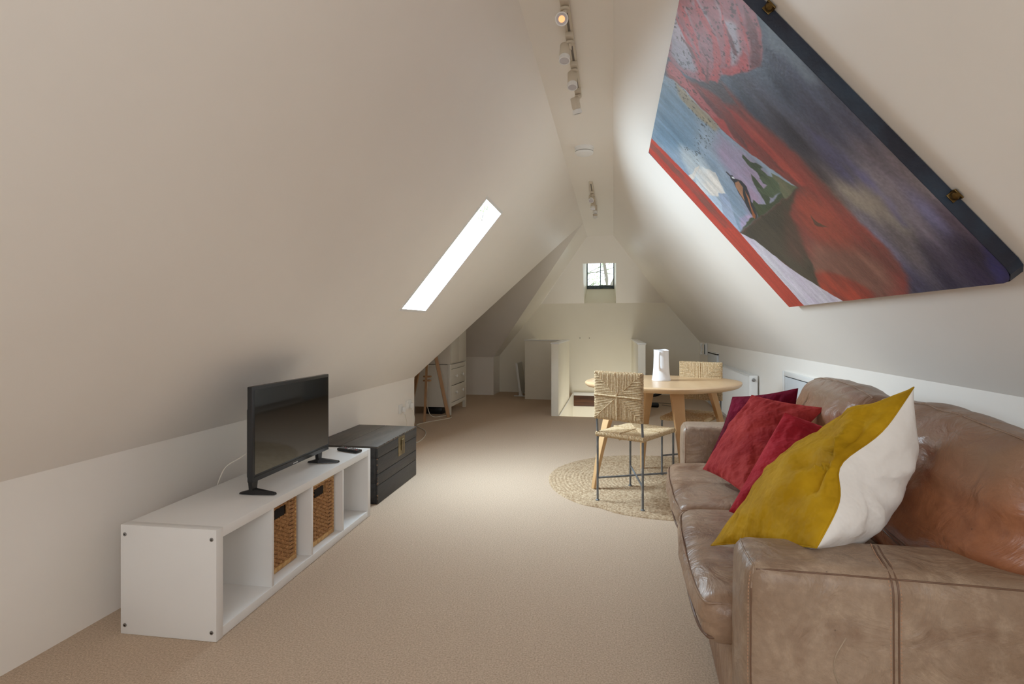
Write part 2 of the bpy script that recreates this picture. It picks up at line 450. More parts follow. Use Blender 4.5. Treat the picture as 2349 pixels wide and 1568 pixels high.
# outer skins so that no sky light leaks in at the joints
# gable window (small casement with iron glazing bars)
w1 = MB()
w1.box(-0.485, -0.462, YW - .02, YW + .02, ZW0 - .01, 2.43)
w1.box(-0.001, 0.022, YW - .02, YW + .02, ZW0 - .01, 2.43)
w1.box(-0.485, 0.022, YW - .02, YW + .02, 2.40, 2.43)
w1.box(-0.485, 0.022, YW - .03, YW + .02, ZW0 - .005, ZW0 + .05, bev=.004)
wo = struct(w1.build('window_1', LEAD))
m_ = MB(); m_.tube([(-0.232, YW - .012, ZW0 + .045), (-0.232, YW - .012, 2.41)], .008, 6); m_.build('glazing_bar', LEAD, wo)
m_ = MB(); m_.box(-0.46, -0.004, YW + .004, YW + .008, ZW0 + .05, 2.40); m_.build('pane', GLASS, wo)
m_ = MB(); m_.tube([(-0.235, YW - .035, ZW0 + .055), (-0.11, YW - .045, ZW0 + .05)], .006, 6)
m_.box(-0.10, -0.035, YW - .05, YW - .02, ZW0 + .04, ZW0 + .06, bev=.003); m_.build('catch', CHROME, wo)
# skylight: lining, frame, pane
sk = MB(); dN = -SLN
def S_(x, y, d): p = Vector(L_(x, y)) + dN * d; return p
cs = [(SX0, SY0), (SX1, SY0), (SX1, SY1), (SX0, SY1)]
for i in range(4):
    a, b_ = cs[i], cs[(i + 1) % 4]
    sk.add([S_(*a, 0), S_(*b_, 0), S_(*b_, .06), S_(*a, .06)], [(0, 1, 2, 3)])
so = struct(sk.build('window_2', TRIMW))
fr = MB(); w_ = .022
def ring(b, d0, d1, wd, out=0.0):
    A = [(SX0 - out * .63, SY0 - out), (SX1 + out * .63, SY0 - out), (SX1 + out * .63, SY1 + out), (SX0 - out * .63, SY1 + out)]
    k = wd * .63
    Bq = [(A[0][0] + k, A[0][1] + wd), (A[1][0] - k, A[1][1] + wd), (A[2][0] - k, A[2][1] - wd), (A[3][0] + k, A[3][1] - wd)]
    for i in range(4):
        j = (i + 1) % 4
        b.hexa([S_(*A[i], d1), S_(*A[j], d1), S_(*Bq[j], d1), S_(*Bq[i], d1)], [S_(*A[i], d0), S_(*A[j], d0), S_(*Bq[j], d0), S_(*Bq[i], d0)])
ring(fr, -.004, .012, .022, .012)
fr.build('window_frame', TRIMW, so)
f2 = MB(); ring(f2, .03, .05, .010); f2.build('sash', TRIMW, so)
pn = MB(); pn.add([S_(SX0, SY0, .04), S_(SX1, SY0, .04), S_(SX1, SY1, .04), S_(SX0, SY1, .04)], [(0, 1, 2, 3)]); pn.build('pane', GLASS2, so)
# unseen window frame added behind the camera to let fill light in
w3 = MB()
for x in (gw0, -0.225, gw1 - .05): w3.box(x, x + .05, yb - .05, yb, gz0, gz1)
w3.box(gw0, gw1, yb - .05, yb, gz0, gz0 + .05); w3.box(gw0, gw1, yb - .05, yb, gz1 - .05, gz1)
w3o = struct(w3.build('rear_fill_window', TRIMW))
# unseen frame added on the right slope around the roof fill lamp
w4 = MB()
def R4(x, y, d): return Vector((x, y, rz_(x))) + Vector((-1.181, 0, -1)).normalized() * d
for (xa, xb, ya, yb2) in ((.42, .46, -1.1, 0), (1.06, 1.10, -1.1, 0), (.46, 1.06, -1.1, -1.06), (.46, 1.06, -.04, 0)):
    w4.hexa([R4(xa, ya, .03), R4(xb, ya, .03), R4(xb, yb2, .03), R4(xa, yb2, .03)], [R4(xa, ya, .0), R4(xb, ya, .0), R4(xb, yb2, .0), R4(xa, yb2, .0)])
struct(w4.build('roof_fill_frame', TRIMW))
# stairwell: half walls with caps
def halfwall(name, x0, x1, y0, y1, h=.955, cap=True):
    b = MB(); b.box(x0, x1, y0, y1, 0, h, bev=.003)
    o = struct(b.build(name, WALLG, smooth=30))
    return o
hA = halfwall('wall_stair_front', -1.427, -0.715, 9.10, 9.20)
hL = halfwall('wall_stair_left', -1.427, -1.327, 9.20, YE - .002)
hB = halfwall('wall_stair_side', -0.811, FX0 - .001, 7.43, 9.10 - .001)
hC = halfwall('wall_stair_right', FX1 + .001, 0.409, 7.45, YE - .002)
def capbar(parent, x0, x1, y0, y1):
    b = MB(); b.box(x0 - .008, x1 + .008, y0 - .008, y1 + .008, .955, .973, bev=.004); b.build('cap', TRIMW, parent, smooth=30)
capbar(hA, -1.427, -0.82, 9.10, 9.20); capbar(hL, -1.427, -1.327, 9.215, YE - .02)
capbar(hB, -0.811, FX0, 7.43, 9.28); capbar(hC, FX1, 0.409, 7.45, YE - .02)
b = MB(); b.box(-0.811, FX0 - .001, 9.1995, 9.30, 0, .955); struct(b.build('wall_stair_side_end', WALLG))
# stairwell lining below floor level
surf('wall_stairwell', [[(FX0, FY0, 0), (FX0, YE, 0), (FX0, YE, -1.6), (FX0, FY0, -1.6)],
                        [(FX1, FY0, 0), (FX1, YE, 0), (FX1, YE, -1.6), (FX1, FY0, -1.6)],
                        [(FX0, FY0, 0), (FX1, FY0, 0), (FX1, FY0, -1.6), (FX0, FY0, -1.6)],
                        [(FX0, FY0, -1.6), (FX1, FY0, -1.6), (FX1, YE, -1.6), (FX0, YE, -1.6)]], WALLG)
b = MB(); b.box(FX0 + .001, FX0 + .008, FY0 + .02, YE - .03, -.02, .012, bev=.002); struct(b.build('trim_1', TRIMW, smooth=30))
b = MB(); b.box(FX0 + .02, FX1 - .002, YE - .03, YE - .001, -.035, .022, bev=.004); struct(b.build('trim_2', TRIMW, smooth=30))
b = MB(); b.box(FX0 + .02, FX1 - .002, YE - .022, YE - .001, -.225, -.037, bev=.003); struct(b.build('trim_3', BROWNW, smooth=30))
# access hatches in the right knee wall
def hatch(name, y0, y1, z1, fw):
    b = MB(); x1 = XR - .001
    b.box(x1 - .018, x1, y0, y0 + fw, .02, z1, bev=.004); b.box(x1 - .018, x1, y1 - fw, y1, .02, z1, bev=.004)
    b.box(x1 - .018, x1, y0 + fw, y1 - fw, z1 - fw, z1, bev=.004)
    o = struct(b.build(name, TRIMW, smooth=30))
    p = MB(); p.box(x1 - .008, x1 - .002, y0 + fw + .006, y1 - fw - .006, .03, z1 - fw - .008); p.build('panel', HATCH, o)
    k = MB(); k.box(x1 - .0015, x1 - .0005, y0 + fw, y1 - fw, .02, z1 - fw); k.build('gap', DARKIN, o)
hatch('door_1', 4.36, 5.20, .806, .04)
b = MB(); b.box(XR - .03, XR - .001, 8.27, 9.05, .02, .785, bev=.004); d2 = struct(b.build('door_2', HATCH, smooth=30))
b = MB(); b.box(XR - .028, XR - .003, 8.28, 9.04, .786, .80); b.build('gap', DARKIN, d2)
b = MB(); b.box(XR - .032, XR - .001, 8.27, 9.05, .80, .812, bev=.003); b.build('frame_head', TRIMW, d2)

# tree outside the end window
bark = mat('bark', (120, 112, 98), .9)
leafm = mat("spring_leaf", (214, 232, 190), .6, (180, 208, 150), 3)
tr = thing('tree', 'bare-branched tree with pale spring leaves seen through the small gable window', 'tree', (-0.3, 15.5, -4.0))
tb = MB(); lf = MB(); rnd = random.Random(3)
def branch(p, d, L, r, dep):
    q = p; pts = [p]
    for i in range(4):
        d = (d + Vector((rnd.uniform(-.2, .2), rnd.uniform(-.2, .2), rnd.uniform(-.1, .15)))).normalized()
        q = q + d * L / 4; pts.append(q)
    tb.tube(pts, [r, r * .9, r * .8, r * .7, r * .6], 5)
    if dep > 0:
        for k in range(3):
            a = pts[rnd.randint(2, 4)]
            dd = (d + Vector((rnd.uniform(-1, 1), rnd.uniform(-.6, .6), rnd.uniform(-.5, .7)))).normalized()
            branch(a, dd, L * .68, r * .5, dep - 1)
    else:
        for k in range(14):
            c = pts[rnd.randint(1, 4)] + Vector((rnd.gauss(0, .12), rnd.gauss(0, .12), rnd.gauss(0, .12)))
            a = Vector((rnd.uniform(-1, 1), rnd.uniform(-1, 1), rnd.uniform(-1, 1))).normalized() * .05
            b2 = a.orthogonal().normalized() * .025
            lf.add([c - a, c + b2, c + a, c - b2], [(0, 1, 2, 3)])
branch(Vector((0, 0, 0)), Vector((0, 0, 1)), 4.6, .16, 5)
tb.build('trunk', bark, tr); lf.build('foliage', leafm, tr, kind='stuff')
g_ = MB(); g_.add([Vector((-20, 10.9, -4)), Vector((20, 10.9, -4)), Vector((20, 60, -4)), Vector((-20, 60, -4))], [(0, 1, 2, 3)])
struct(g_.build('ground', mat('grass_ground', (96, 112, 70), .9, (120, 128, 84), 2)))

# ------------------------------------------------------------------ shelf unit (four cubes) on the left
SR = R(1.4)
Lh, Dp, Hh, T = 1.437, .405, .42, .038
sh = thing('shelf_unit', 'low white laminate four-cube shelf unit lying along the left knee wall', 'shelf unit', (-1.468, 1.881, 0), SR)
b = MB(); b.box(-Dp, 0, 0, Lh, Hh - T, Hh, bev=.0015); b.build('top_panel', WHITE, sh, smooth=30)
b = MB(); b.box(-Dp, 0, T, Lh - T, 0.002, T + .002, bev=.0015); b.build('bottom_panel', WHITE, sh, smooth=30)
ep = []
for y0 in (-.001, Lh - T):
    b = MB(); b.box(-Dp - .001, .0015, y0, y0 + T + .001, 0.001, Hh + .0015, bev=.0015); ep.append(b.build('side_panel', WHITE, sh, smooth=30))
cw = (Lh - 2 * T - 3 * .016) / 4
for k in range(3):
    y0 = T + cw * (k + 1) + .016 * k
    b = MB(); b.box(-Dp, -.001, y0, y0 + .016, T + .002, Hh - T, bev=.001); b.build('divider', WHITE, sh, smooth=30)
for (x, z) in ((-.018, .385), (-.018, .035), (-Dp + .018, .385), (-Dp + .018, .035)):
    b = MB(); b.lathe([(.0075, 0), (.0075, .0015), (.005, .0025)], 14, Matrix.Translation((x, -.001, z)) @ Matrix.Rotation(R(90), 4, 'X'))
    sc_ = b.build('screw', CHROME, ep[0], smooth=40)
    b = MB(); b.lathe([(.0028, 0), (.0028, .0006)], 6, Matrix.Translation((x, -.0036, z)) @ Matrix.Rotation(R(90), 4, 'X'))
    b.v and None
    h = b.build('screw_socket', BLACKP, ep[0])

# ------------------------------------------------------------------ wicker baskets
def weave(b, w, h, T_, nx, nz_, r, skip=None, gapzone=None):
    """upright stakes (x=0 plane, along y) and horizontal weavers going over and under"""
    for i in range(nx + 1):
        y = w * i / nx
        if gapzone and gapzone[0] < y < gapzone[1]: continue
        if skip and skip[0] < y < skip[1]:
            b.tube([(0, y, 0), (0, y, skip[2])], r, 5); b.tube([(0, y, skip[3]), (0, y, h)], r, 5); continue
        b.tube([(0, y, 0), (0, y, h)], r, 5)
    for k in range(nz_):
        z = h * (k + .5) / nz_; ph = k % 2
        ys = [w * j / (nx * 1.0) for j in range(nx + 1)]
        seg = []
        for j, y in enumerate(ys):
            inskip = skip and skip[0] - .004 < y < skip[1] + .004 and skip[2] - .004 < z < skip[3] + .004
            if inskip:
                if len(seg) > 1: b.tube(seg, r * 1.05, 5, flat=1.3)
                seg = []
                continue
            off = r * 1.5 * (1 if (j + ph) % 2 else -1)
            if gapzone and gapzone[0] < y < gapzone[1]: off = 0
            zz = z + (h / nz_ * .5 * (1 if (j // 1 + ph) % 2 else -1) * .25) + mn.noise(Vector((k * 1.3, y * 30, T_))) * .0015
            if gapzone and gapzone[0] < y < gapzone[1]: zz = z - (h / nz_) * (.5 if ph else -.0)
            seg.append((off, y, zz))
        if len(seg) > 1: b.tube(seg, r * 1.05, 5, flat=1.3)
def make_basket(loc, label, wid, seed):
    t = thing('wicker_basket', label, 'basket', loc, SR, 'wicker baskets in the shelf unit')
    hgt = .322; dep = .30
    b = MB(); weave(b, wid - .012, hgt - .03, seed, 15, 30, .0044, skip=(wid * .32, wid * .32 + .095, hgt - .095, hgt - .05), gapzone=(wid * .80, wid * .95))
    b.v = [(v[0] - .006, v[1] + .006, v[2] + .022) for v in b.v]
    b.build('woven_front', WICK, t, smooth=60, kind='stuff')
    b = MB(); b.box(-.016, -.013, .01, wid - .01, .02, hgt - .02); b.build('backing', mat('basket_gap_shade', (64, 40, 22), .8, (44, 26, 14), 60), t)  # dark sheet behind the weave, painting the shade in its gaps
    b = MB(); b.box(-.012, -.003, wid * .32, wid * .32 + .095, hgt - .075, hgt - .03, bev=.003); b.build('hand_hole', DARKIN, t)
    b = MB()
    for y0 in (0, wid - .012): b.box(-.012, 0.002, y0, y0 + .012, 0, hgt, bev=.004)
    b.box(-.014, .003, 0, wid, 0.001, .026, bev=.004)
    b.box(-.012, .003, 0, wid, hgt - .014, hgt, bev=.004)
    b.build('cane_frame', CANE, t, smooth=40)
    for y0 in (.004, wid - .008):
        b = MB(); b.box(-dep, -.014, y0, y0 + .004, 0.001, hgt - .004); b.build('side', WICK, t)
    b = MB(); b.box(-dep - .004, -dep, .004, wid - .004, 0.001, hgt - .004); b.build('back', WICK, t)
    b = MB(); b.box(-dep, -.014, .008, wid - .008, 0.001, .006); b.build('base', WICK, t)
    return t
def on_shelf(x, y, z):      # shelf local -> world
    c, s = math.cos(SR), math.sin(SR)
    return (-1.468 + x * c - y * s, 1.881 + x * s + y * c, z)
make_basket(on_shelf(-.062, T + cw + .016 + .004, T + .003), 'light wicker basket with hand hole in the second cube from the near end', .288, 1.0)
make_basket(on_shelf(-.045, T + 2 * cw + .032 + .004, T + .003), 'darker-streaked wicker basket in the third cube, under the far side of the television', .306, 2.0)

# ------------------------------------------------------------------ television
tv = thing('television', 'black flat-screen television on splayed feet on top of the white shelf unit', 'television', (-1.604, 2.293, .422), R(.9))
W, Hs = .712, .435; zb = .056
b = MB(); b.box(-.028, 0, 0, W, zb, zb + Hs, bev=.004); b.build('bezel', mat('satin_black_bezel', (38, 40, 43), .3), tv, smooth=30)
b = MB(); b.box(-.001, .0012, .014, W - .014, zb + .034, zb + Hs - .016); b.build('screen', SCREEN, tv)
b = MB(); b.box(.0002, .0022, .012, W - .012, zb + .022, zb + .024); b.build('trim_line', BLACKP, tv)
b = MB(); b.softbox((-.040, W / 2, zb + .17), (.016, W / 2 - .03, .165), .014, n=(3, 8, 6)); b.build('rear_housing', BLACKP, tv, smooth=50, weld=True)
b = MB()
for i in range(7): b.box(.0005, .0024, W * .5 - .021 + i * .006, W * .5 - .0165 + i * .006, zb + .007, zb + .0125)
b.build('maker_badge', mat('badge_silver', (200, 200, 200), .4), tv)
for (y, s) in ((.020, .3), (W - .095, 1)):
    b = MB()
    b.hexa([(-.022, y - .016, .020), (-.004, y - .016, .020), (-.004, y + .018, .020), (-.022, y + .018, .020)], [(-.022, y - .022, zb + .006), (-.004, y - .022, zb + .006), (-.004, y + .026, zb + .006), (-.022, y + .026, zb + .006)])
    b.hexa([(-.012, y - .013, .001), (.095, y + s * .030 - .009, .001), (.095, y + s * .030 + .009, .001), (-.012, y + .013, .001)], [(-.012, y - .012, .028), (.092, y + s * .030 - .008, .010), (.092, y + s * .030 + .008, .010), (-.012, y + .012, .028)])
    b.hexa([(-.075, y - .010, .001), (-.010, y - .013, .001), (-.010, y + .013, .001), (-.075, y + .010, .001)], [(-.073, y - .008, .008), (-.010, y - .012, .026), (-.010, y + .012, .026), (-.073, y + .008, .008)])
    b.build('foot', BLACKP, tv)
b = MB(); b.tube(catmull([(-1.672, 2.60, .70), (-1.75, 2.57, .60), (-1.84, 2.54, .53), (-1.90, 2.515, .49), (-1.925, 2.50, .44), (-1.945, 2.49, .36), (-1.955, 2.47, .2), (-1.96, 2.46, .01)], 6), .0035, 6)
tag(b.build('power_cord', CORD, smooth=180), 'white cable drooping from behind the television over the back of the shelf', 'cable')
# remote
rm = thing('remote_control', 'slim black remote control with coloured buttons at the far end of the shelf unit', 'remote control', (-1.590, 3.215, .422), R(72))
b = MB(); b.box(-.024, .024, -.08, .085, 0, .017, bev=.006); b.build('body', BLACKP, rm, smooth=40)
bc = [(200, 60, 60), (220, 220, 220), (180, 180, 180), (140, 140, 140)]
for r_ in range(9):
    for c_ in range(3):
        b = MB(); x = -.013 + c_ * .013; y = -.066 + r_ * .0165
        b.box(x - .004, x + .004, y - .004, y + .004, .0165, .0195, bev=.001)
        col = ('button_red', (190, 50, 50)) if (r_ == 0 and c_ == 0) or (r_, c_) == (6, 1) else (('button_light', (225, 225, 225)) if r_ in (4,) else ('button_grey', (130, 130, 132)))
        b.build('button', mat(col[0], col[1], .5), rm)

# ------------------------------------------------------------------ trunk
tk = thing('wooden_trunk', 'black-painted wooden trunk with brass lock plate beyond the white shelf unit', 'trunk', (-1.546, 3.529, 0), R(.7))
TL_, TD, TH = .772, .485, .387
core = MB(); core.box(-TD + .006, -.006, .006, TL_ - .006, .004, TH - .006); core.build('carcass', DARKIN, tk)
for (z0, z1) in ((.002, .122), (.125, .197), (.200, .306)):
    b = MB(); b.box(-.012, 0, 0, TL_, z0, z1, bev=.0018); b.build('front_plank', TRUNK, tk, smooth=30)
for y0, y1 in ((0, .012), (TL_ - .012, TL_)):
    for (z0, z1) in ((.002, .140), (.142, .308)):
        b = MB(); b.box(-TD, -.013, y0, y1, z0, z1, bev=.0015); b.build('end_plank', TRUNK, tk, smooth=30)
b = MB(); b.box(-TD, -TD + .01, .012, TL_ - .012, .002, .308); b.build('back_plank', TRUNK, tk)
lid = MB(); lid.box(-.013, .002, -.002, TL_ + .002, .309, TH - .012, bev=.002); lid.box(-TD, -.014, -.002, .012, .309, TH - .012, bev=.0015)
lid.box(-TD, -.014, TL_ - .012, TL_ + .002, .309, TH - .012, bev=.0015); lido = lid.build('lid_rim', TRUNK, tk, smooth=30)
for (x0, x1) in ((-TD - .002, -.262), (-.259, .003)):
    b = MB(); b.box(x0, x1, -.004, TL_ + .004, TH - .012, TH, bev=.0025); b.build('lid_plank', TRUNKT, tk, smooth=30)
b = MB(); rr = random.Random(5)
for i in range(46):
    y = i / 46 * TL_; w0 = TL_ / 46
    if rr.random() < .55: b.box(.0012, .0042, y, y + w0 * rr.uniform(.4, 1), TH - rr.uniform(.003, .009), TH + .0012)
for i in range(30):
    z = .01 + i * .0125
    if rr.random() < .6: b.box(-.002 - rr.uniform(0, .005), .0014, -.0016, .004 + rr.uniform(0, .004), z, z + rr.uniform(.004, .012))
b.build('chipped_paint', WORN, tk, kind='stuff')
b = MB(); b.box(.0005, .0035, .375, .505, .235, .372, bev=.001); lp = b.build('lock_plate', BRASSD, tk)
b = MB(); b.box(.0035, .010, .428, .446, .268, .348, bev=.002); b.tube([(.012, .42, .345), (.012, .455, .352)], .005, 8); b.build('hasp', BRASSD, lp, smooth=40)
b = MB(); b.box(.0036, .0046, .449, .456, .27, .34); b.build('keyhole_slot', DARKIN, lp)

# ------------------------------------------------------------------ sockets on the left knee wall
def socket(y, z, label, wd):
    t = thing('wall_socket', label, 'socket', (XL + .001, y, z), 0, 'plug sockets on the left knee wall')
    b = MB(); b.box(0, .009, -wd / 2, wd / 2, -.043, .043, bev=.003); b.build('plate', TRIMW, t, smooth=30)
    for s in ((-1, 1) if wd > .1 else (0,)):
        b = MB(); b.box(.009, .0115, s * .036 + .008, s * .036 + .02, .012, .028, bev=.001); b.build('switch', TRIMW, t)
    return t
def plug(y, z, label):
    t = thing('plug', label, 'plug', (XL + .011, y, z), 0)
    b = MB(); b.box(0, .03, -.022, .022, -.024, .024, bev=.007); b.build('plug_body', TRIMW, t, smooth=40)
    b = MB(); b.tube([(.018, 0, -.022), (.02, 0, -.05)], [.007, .004], 8); b.build('cord_grip', TRIMW, t, smooth=40)
socket(5.20, .385, 'smaller white socket plate nearer the trunk', .086)
socket(5.42, .40, 'wider white double socket at the end corner of the left knee wall', .146)
plug(5.24, .375, 'white plug with grey pins in the socket nearer the trunk')
plug(5.455, .385, 'bulky white plug at the wall end, farthest right of the plugs')
b = MB(); b.tube(catmull([(XL + .03, 5.24, .345), (XL + .04, 5.27, .25), (XL + .035, 5.28, .14), (XL + .04, 5.30, .03)], 6), .003, 6)
tag(b.build('hanging_cord', CORD, smooth=180), 'white cord hanging from the plug nearer the trunk', 'cable')
b = MB(); b.tube(catmull([(XL + .03, 5.455, .345), (XL + .05, 5.46, .25), (XL + .04, 5.45, .12), (XL + .07, 5.44, .01), (-1.99, 5.75, .006), (-2.10, 6.1, .005), (-2.319, 6.426, .005), (-2.268, 6.667, .005), (-2.176, 6.835, .005), (-2.093, 6.988, .005),
   (-2.085, 7.10, .005), (-2.169, 7.20, .005), (-2.243, 7.122, .005), (-2.30, 7.06, .006), (-2.36, 7.02, .06), (-2.39, 7.0, .25), (-2.37, 6.98, .5), (-2.36, 6.985, .95)], 8), .0048, 6)
tag(b.build('lamp_cord', CORD, smooth=180), 'long white lamp cable curling over the carpet to the tripod lamp', 'cable')

# ------------------------------------------------------------------ dresser in the wing
dr = thing('dresser', 'off-white two-drawer dresser with a tall cupboard top, in the left wing', 'dresser', (-2.147, 7.27, 0), 0)
DW, DD = .812, .56
b = MB(); b.box(-DD, -.03, .03, DW - .03, .105, .672); b.box(-DD, -.02, .0, .03, .105, .672); b.box(-DD, -.02, DW - .03, DW, .105, .672); b.build('carcass', CAB, dr)
for (x, y) in ((-.045, 0), (-.045, DW - .045), (-DD, 0), (-DD, DW - .045)):
    b = MB(); b.box(x, x + .045, y - .002, y + .047, 0, .68 if x > -.1 else .11, bev=.003); b.build('leg', CAB, dr, smooth=30)
b = MB(); b.box(-.02, -.004, .045, DW - .045, .105, .155, bev=.002); b.build('bottom_rail', CAB, dr, smooth=30)
b = MB(); b.box(-.02, -.004, .045, DW - .045, .612, .672, bev=.002); b.build('top_rail', CAB, dr, smooth=30)
b = MB(); b.box(-.0298, -.018, .035, DW - .035, .12, .66); b.build('shadow_gap', DARKIN, dr)  # dark plate that paints shade into the lines between drawers
for (z0, z1) in ((.163, .381), (.391, .606)):
    b = MB(); b.box(-.02, -.002, .05, DW - .05, z0, z1, bev=.003); d = b.build('drawer', CAB, dr, smooth=30)
    for y in (DW * .3, DW * .7):
        b = MB(); b.lathe([(.007, 0), (.007, .014), (.02, .02), (.021, .027), (.012, .034), (.001, .036)], 16, Matrix.Translation((-.002, y, (z0 + z1) / 2 + .01)) @ Matrix.Rotation(R(90), 4, 'Y'))
        b.build('knob', TRIMW, d, smooth=50)
b = MB(); b.box(-DD, -.006, .004, DW - .004, .688, 1.52, bev=.003); b.box(-DD, -.012, .01, DW - .01, .680, .689); b.build('cupboard_top', CAB, dr, smooth=30)
for y in (.006, DW - .05):
    b = MB(); b.box(-.004, 0.0, y, y + .044, .692, 1.515, bev=.001); b.build('face_stile', CAB, dr, smooth=30)
b = MB(); b.box(-.006, 0.004, DW / 2 + .002, DW - .052, .695, 1.51, bev=.002); b.build('cupboard_door', CAB, dr, smooth=30)
b = MB(); b.box(-.006, 0.004, .052, DW / 2 - .002, .695, 1.51, bev=.002); b.build('cupboard_door', CAB, dr, smooth=30)
b = MB(); b.box(-.40, -.14, .06, .50, 0, .085, bev=.006)  # plain flat black block under the dresser
b.v = [(v[0] - 2.147, v[1] + 7.27, v[2]) for v in b.v]
tag(b.build('dark_item', BLACKP, smooth=30), 'flat black item underneath the off-white dresser', 'box')

# ------------------------------------------------------------------ tripod lamp
tp = thing('floor_lamp', 'wooden tripod floor lamp standing in front of the off-white dresser', 'floor lamp', (-2.36, 6.985, 0), 0)
A_ = Vector((0, 0, 1.10))
feet = [Vector((.235, .115, 0)), Vector((.06, -.33, 0)), Vector((-.30, .07, 0))]
def bar(b, p, q, w, d, side):
    t = (q - p).normalized(); s = side - t * side.dot(t); s.normalize(); u = t.cross(s)
    def c(o, k): return [o + s * a * w * k + u * e * d * k for a, e in ((-.5, -.5), (.5, -.5), (.5, .5), (-.5, .5))]
    return b.hexa(c(p, 1), c(q, 1))
for f in feet:
    b = MB(); out = Vector((f.x, f.y, 0)).normalized()
    bar(b, f, A_ + out * .03, .044, .026, out); b.build('leg', OAKD, tp)
for zz in (.505, .555):
    k = zz / 1.1; f = feet[1]; p = f.lerp(A_ + Vector((f.x, f.y, 0)).normalized() * .03, k)
    b = MB(); b.box(p.x - .042, p.x + .055, p.y - .002, p.y + .045, zz - .010, zz + .010, bev=.003); b.build('spreader', OAKD, tp, smooth=30)
b = MB(); b.lathe([(.045, 1.08), (.05, 1.10), (.05, 1.12), (.012, 1.125), (.012, 1.2)], 20); b.build('lamp_head', OAKD, tp, smooth=40)
b = MB(); b.lathe([(.20, 1.17), (.15, 1.42)], 28, cap=False); b.build('lamp_shade', LINEN, tp, smooth=60)

# ------------------------------------------------------------------ panel heater leaning by the stair wall
ph_ = thing('panel_heater', 'slim white panel heater on feet tucked behind the low stair wall', 'heater', (-1.60, 9.42, 0), 0)
b = MB(); b.hexa([(.03, 0, .03), (.065, 0, .03), (.065, .5, .03), (.03, .5, .03)], [(-.04, 0, .565), (-.005, 0, .565), (-.005, .5, .565), (-.04, .5, .565)]); b.build('body', TRIMW, ph_)
for y in (.03, .45):
    b = MB(); b.box(-.07, .14, y, y + .03, 0, .012, bev=.003); b.hexa([(.01, y, .012), (.08, y, .012), (.08, y + .03, .012), (.01, y + .03, .012)], [(.03, y, .09), (.06, y, .09), (.06, y + .03, .09), (.03, y + .03, .09)]); b.build('foot', TRIMW, ph_)
for (x, z, l) in ((-.585, .985, 'left of two tiny dark screws in the end wall above the stairwell'), (-.42, .985, 'right of two tiny dark screws in the end wall above the stairwell')):
    b = MB(); b.lathe([(.008, 0), (.007, .006), (.002, .008)], 10, Matrix.Translation((x, YE - .001, z)) @ Matrix.Rotation(R(90), 4, 'X'))
    tag(b.build('wall_screw', BLACKP), l, 'screw', 'screws in the end wall')

# ------------------------------------------------------------------ radiator, entry phone
rd = thing('radiator', 'long white panel radiator fixed to the right knee wall behind the dining table', 'radiator', (XR, 6.04, .09), 0)
RL = 2.1
b = MB(); n_ = 62
vs = []; fs = []
for i in range(n_ * 4 + 1):
    y = .02 + (RL - .04) * i / (n_ * 4); ph = i % 4
    x = -.098 + (.005 if ph in (0, 1) else 0.0)
    vs += [(x, y, .02), (x, y, .585)]
for i in range(n_ * 4): fs.append((2 * i, 2 * i + 2, 2 * i + 3, 2 * i + 1))
b.add(vs, fs); b.build('front_panel', TRIMW, rd)
for y in (0, RL - .022):
    b = MB(); b.box(-.10, -.018, y, y + .022, .0, .60, bev=.003); b.build('side_cover', TRIMW, rd, smooth=30)
b = MB(); b.box(-.03, -.018, .02, RL - .02, .01, .59); b.build('rear_panel', TRIMW, rd)
b = MB(); b.box(-.10, -.085, .02, RL - .02, .588, .60); b.box(-.033, -.018, .02, RL - .02, .588, .60)
for i in range(4): b.box(-.085 + i * .014, -.080 + i * .014, .02, RL - .02, .586, .598)
b.build('top_grille', TRIMW, rd)
b = MB(); b.lathe([(.018, 0), (.018, .01), (.011, .012), (.011, .02), (.003, .021)], 16, Matrix.Translation((-.058, 0, .555)) @ Matrix.Rotation(R(90), 4, 'X')); b.build('bleed_valve', CHROME, rd, smooth=40)
b = MB(); b.tube([(-.06, -.005, .03), (-.06, -.04, .03), (-.06, -.045, -.085)], .008, 8); b.build('feed_pipe', CHROME, rd, smooth=50)
pe = thing('entry_phone', 'white wall-mounted entry phone at the far end of the right knee wall', 'telephone', (XR - .001, 9.30, .735), 0)
b = MB(); b.box(-.035, 0, -.06, .06, .0, .19, bev=.008); b.build('base', TRIMW, pe, smooth=40)
b = MB(); b.tube(catmull([(-.075, .02, .185), (-.085, .02, .15), (-.07, .02, .10), (-.085, .02, .04), (-.075, .02, .01)], 4), [.018, .022, .02, .016, .013, .011, .011, .011, .011, .011, .011, .011, .013, .018, .022, .022, .018], 10); b.build('handset', TRIMW, pe, smooth=60)
b = MB(); b.box(-.05, -.034, -.065, -.045, .02, .17, bev=.004); b.build('keypad_edge', mat('grey_plastic', (110, 116, 118), .5), pe, smooth=40)
# vacuum cleaner parts behind the table
vc = thing('vacuum_cleaner', 'black vacuum cleaner hose and floor head on the carpet behind the oak table leg', 'vacuum cleaner', (.62, 8.55, 0), 0)
b = MB(); b.box(-.16, .04, -.06, .06, 0, .065, bev=.02); b.build('floor_head', BLACKP, vc, smooth=50)
b = MB(); P = catmull([(-.20, .05, .20), (-.08, .1, .16), (.03, .12, .17), (.10, .1, .22), (.12, .05, .30)], 12)
b.tube(P, [.022 + (.003 if i % 2 else 0) for i in range(len(P))], 10); b.build('hose', BLACKP, vc, smooth=50)
b = MB(); b.tube(catmull([(.1, .2, .006), (.25, .1, .006), (.32, .25, .006), (.2, .4, .006), (.05, .42, .006)], 8), .004, 6); b.build('flex', mat('grey_flex', (120, 112, 100), .6), vc)

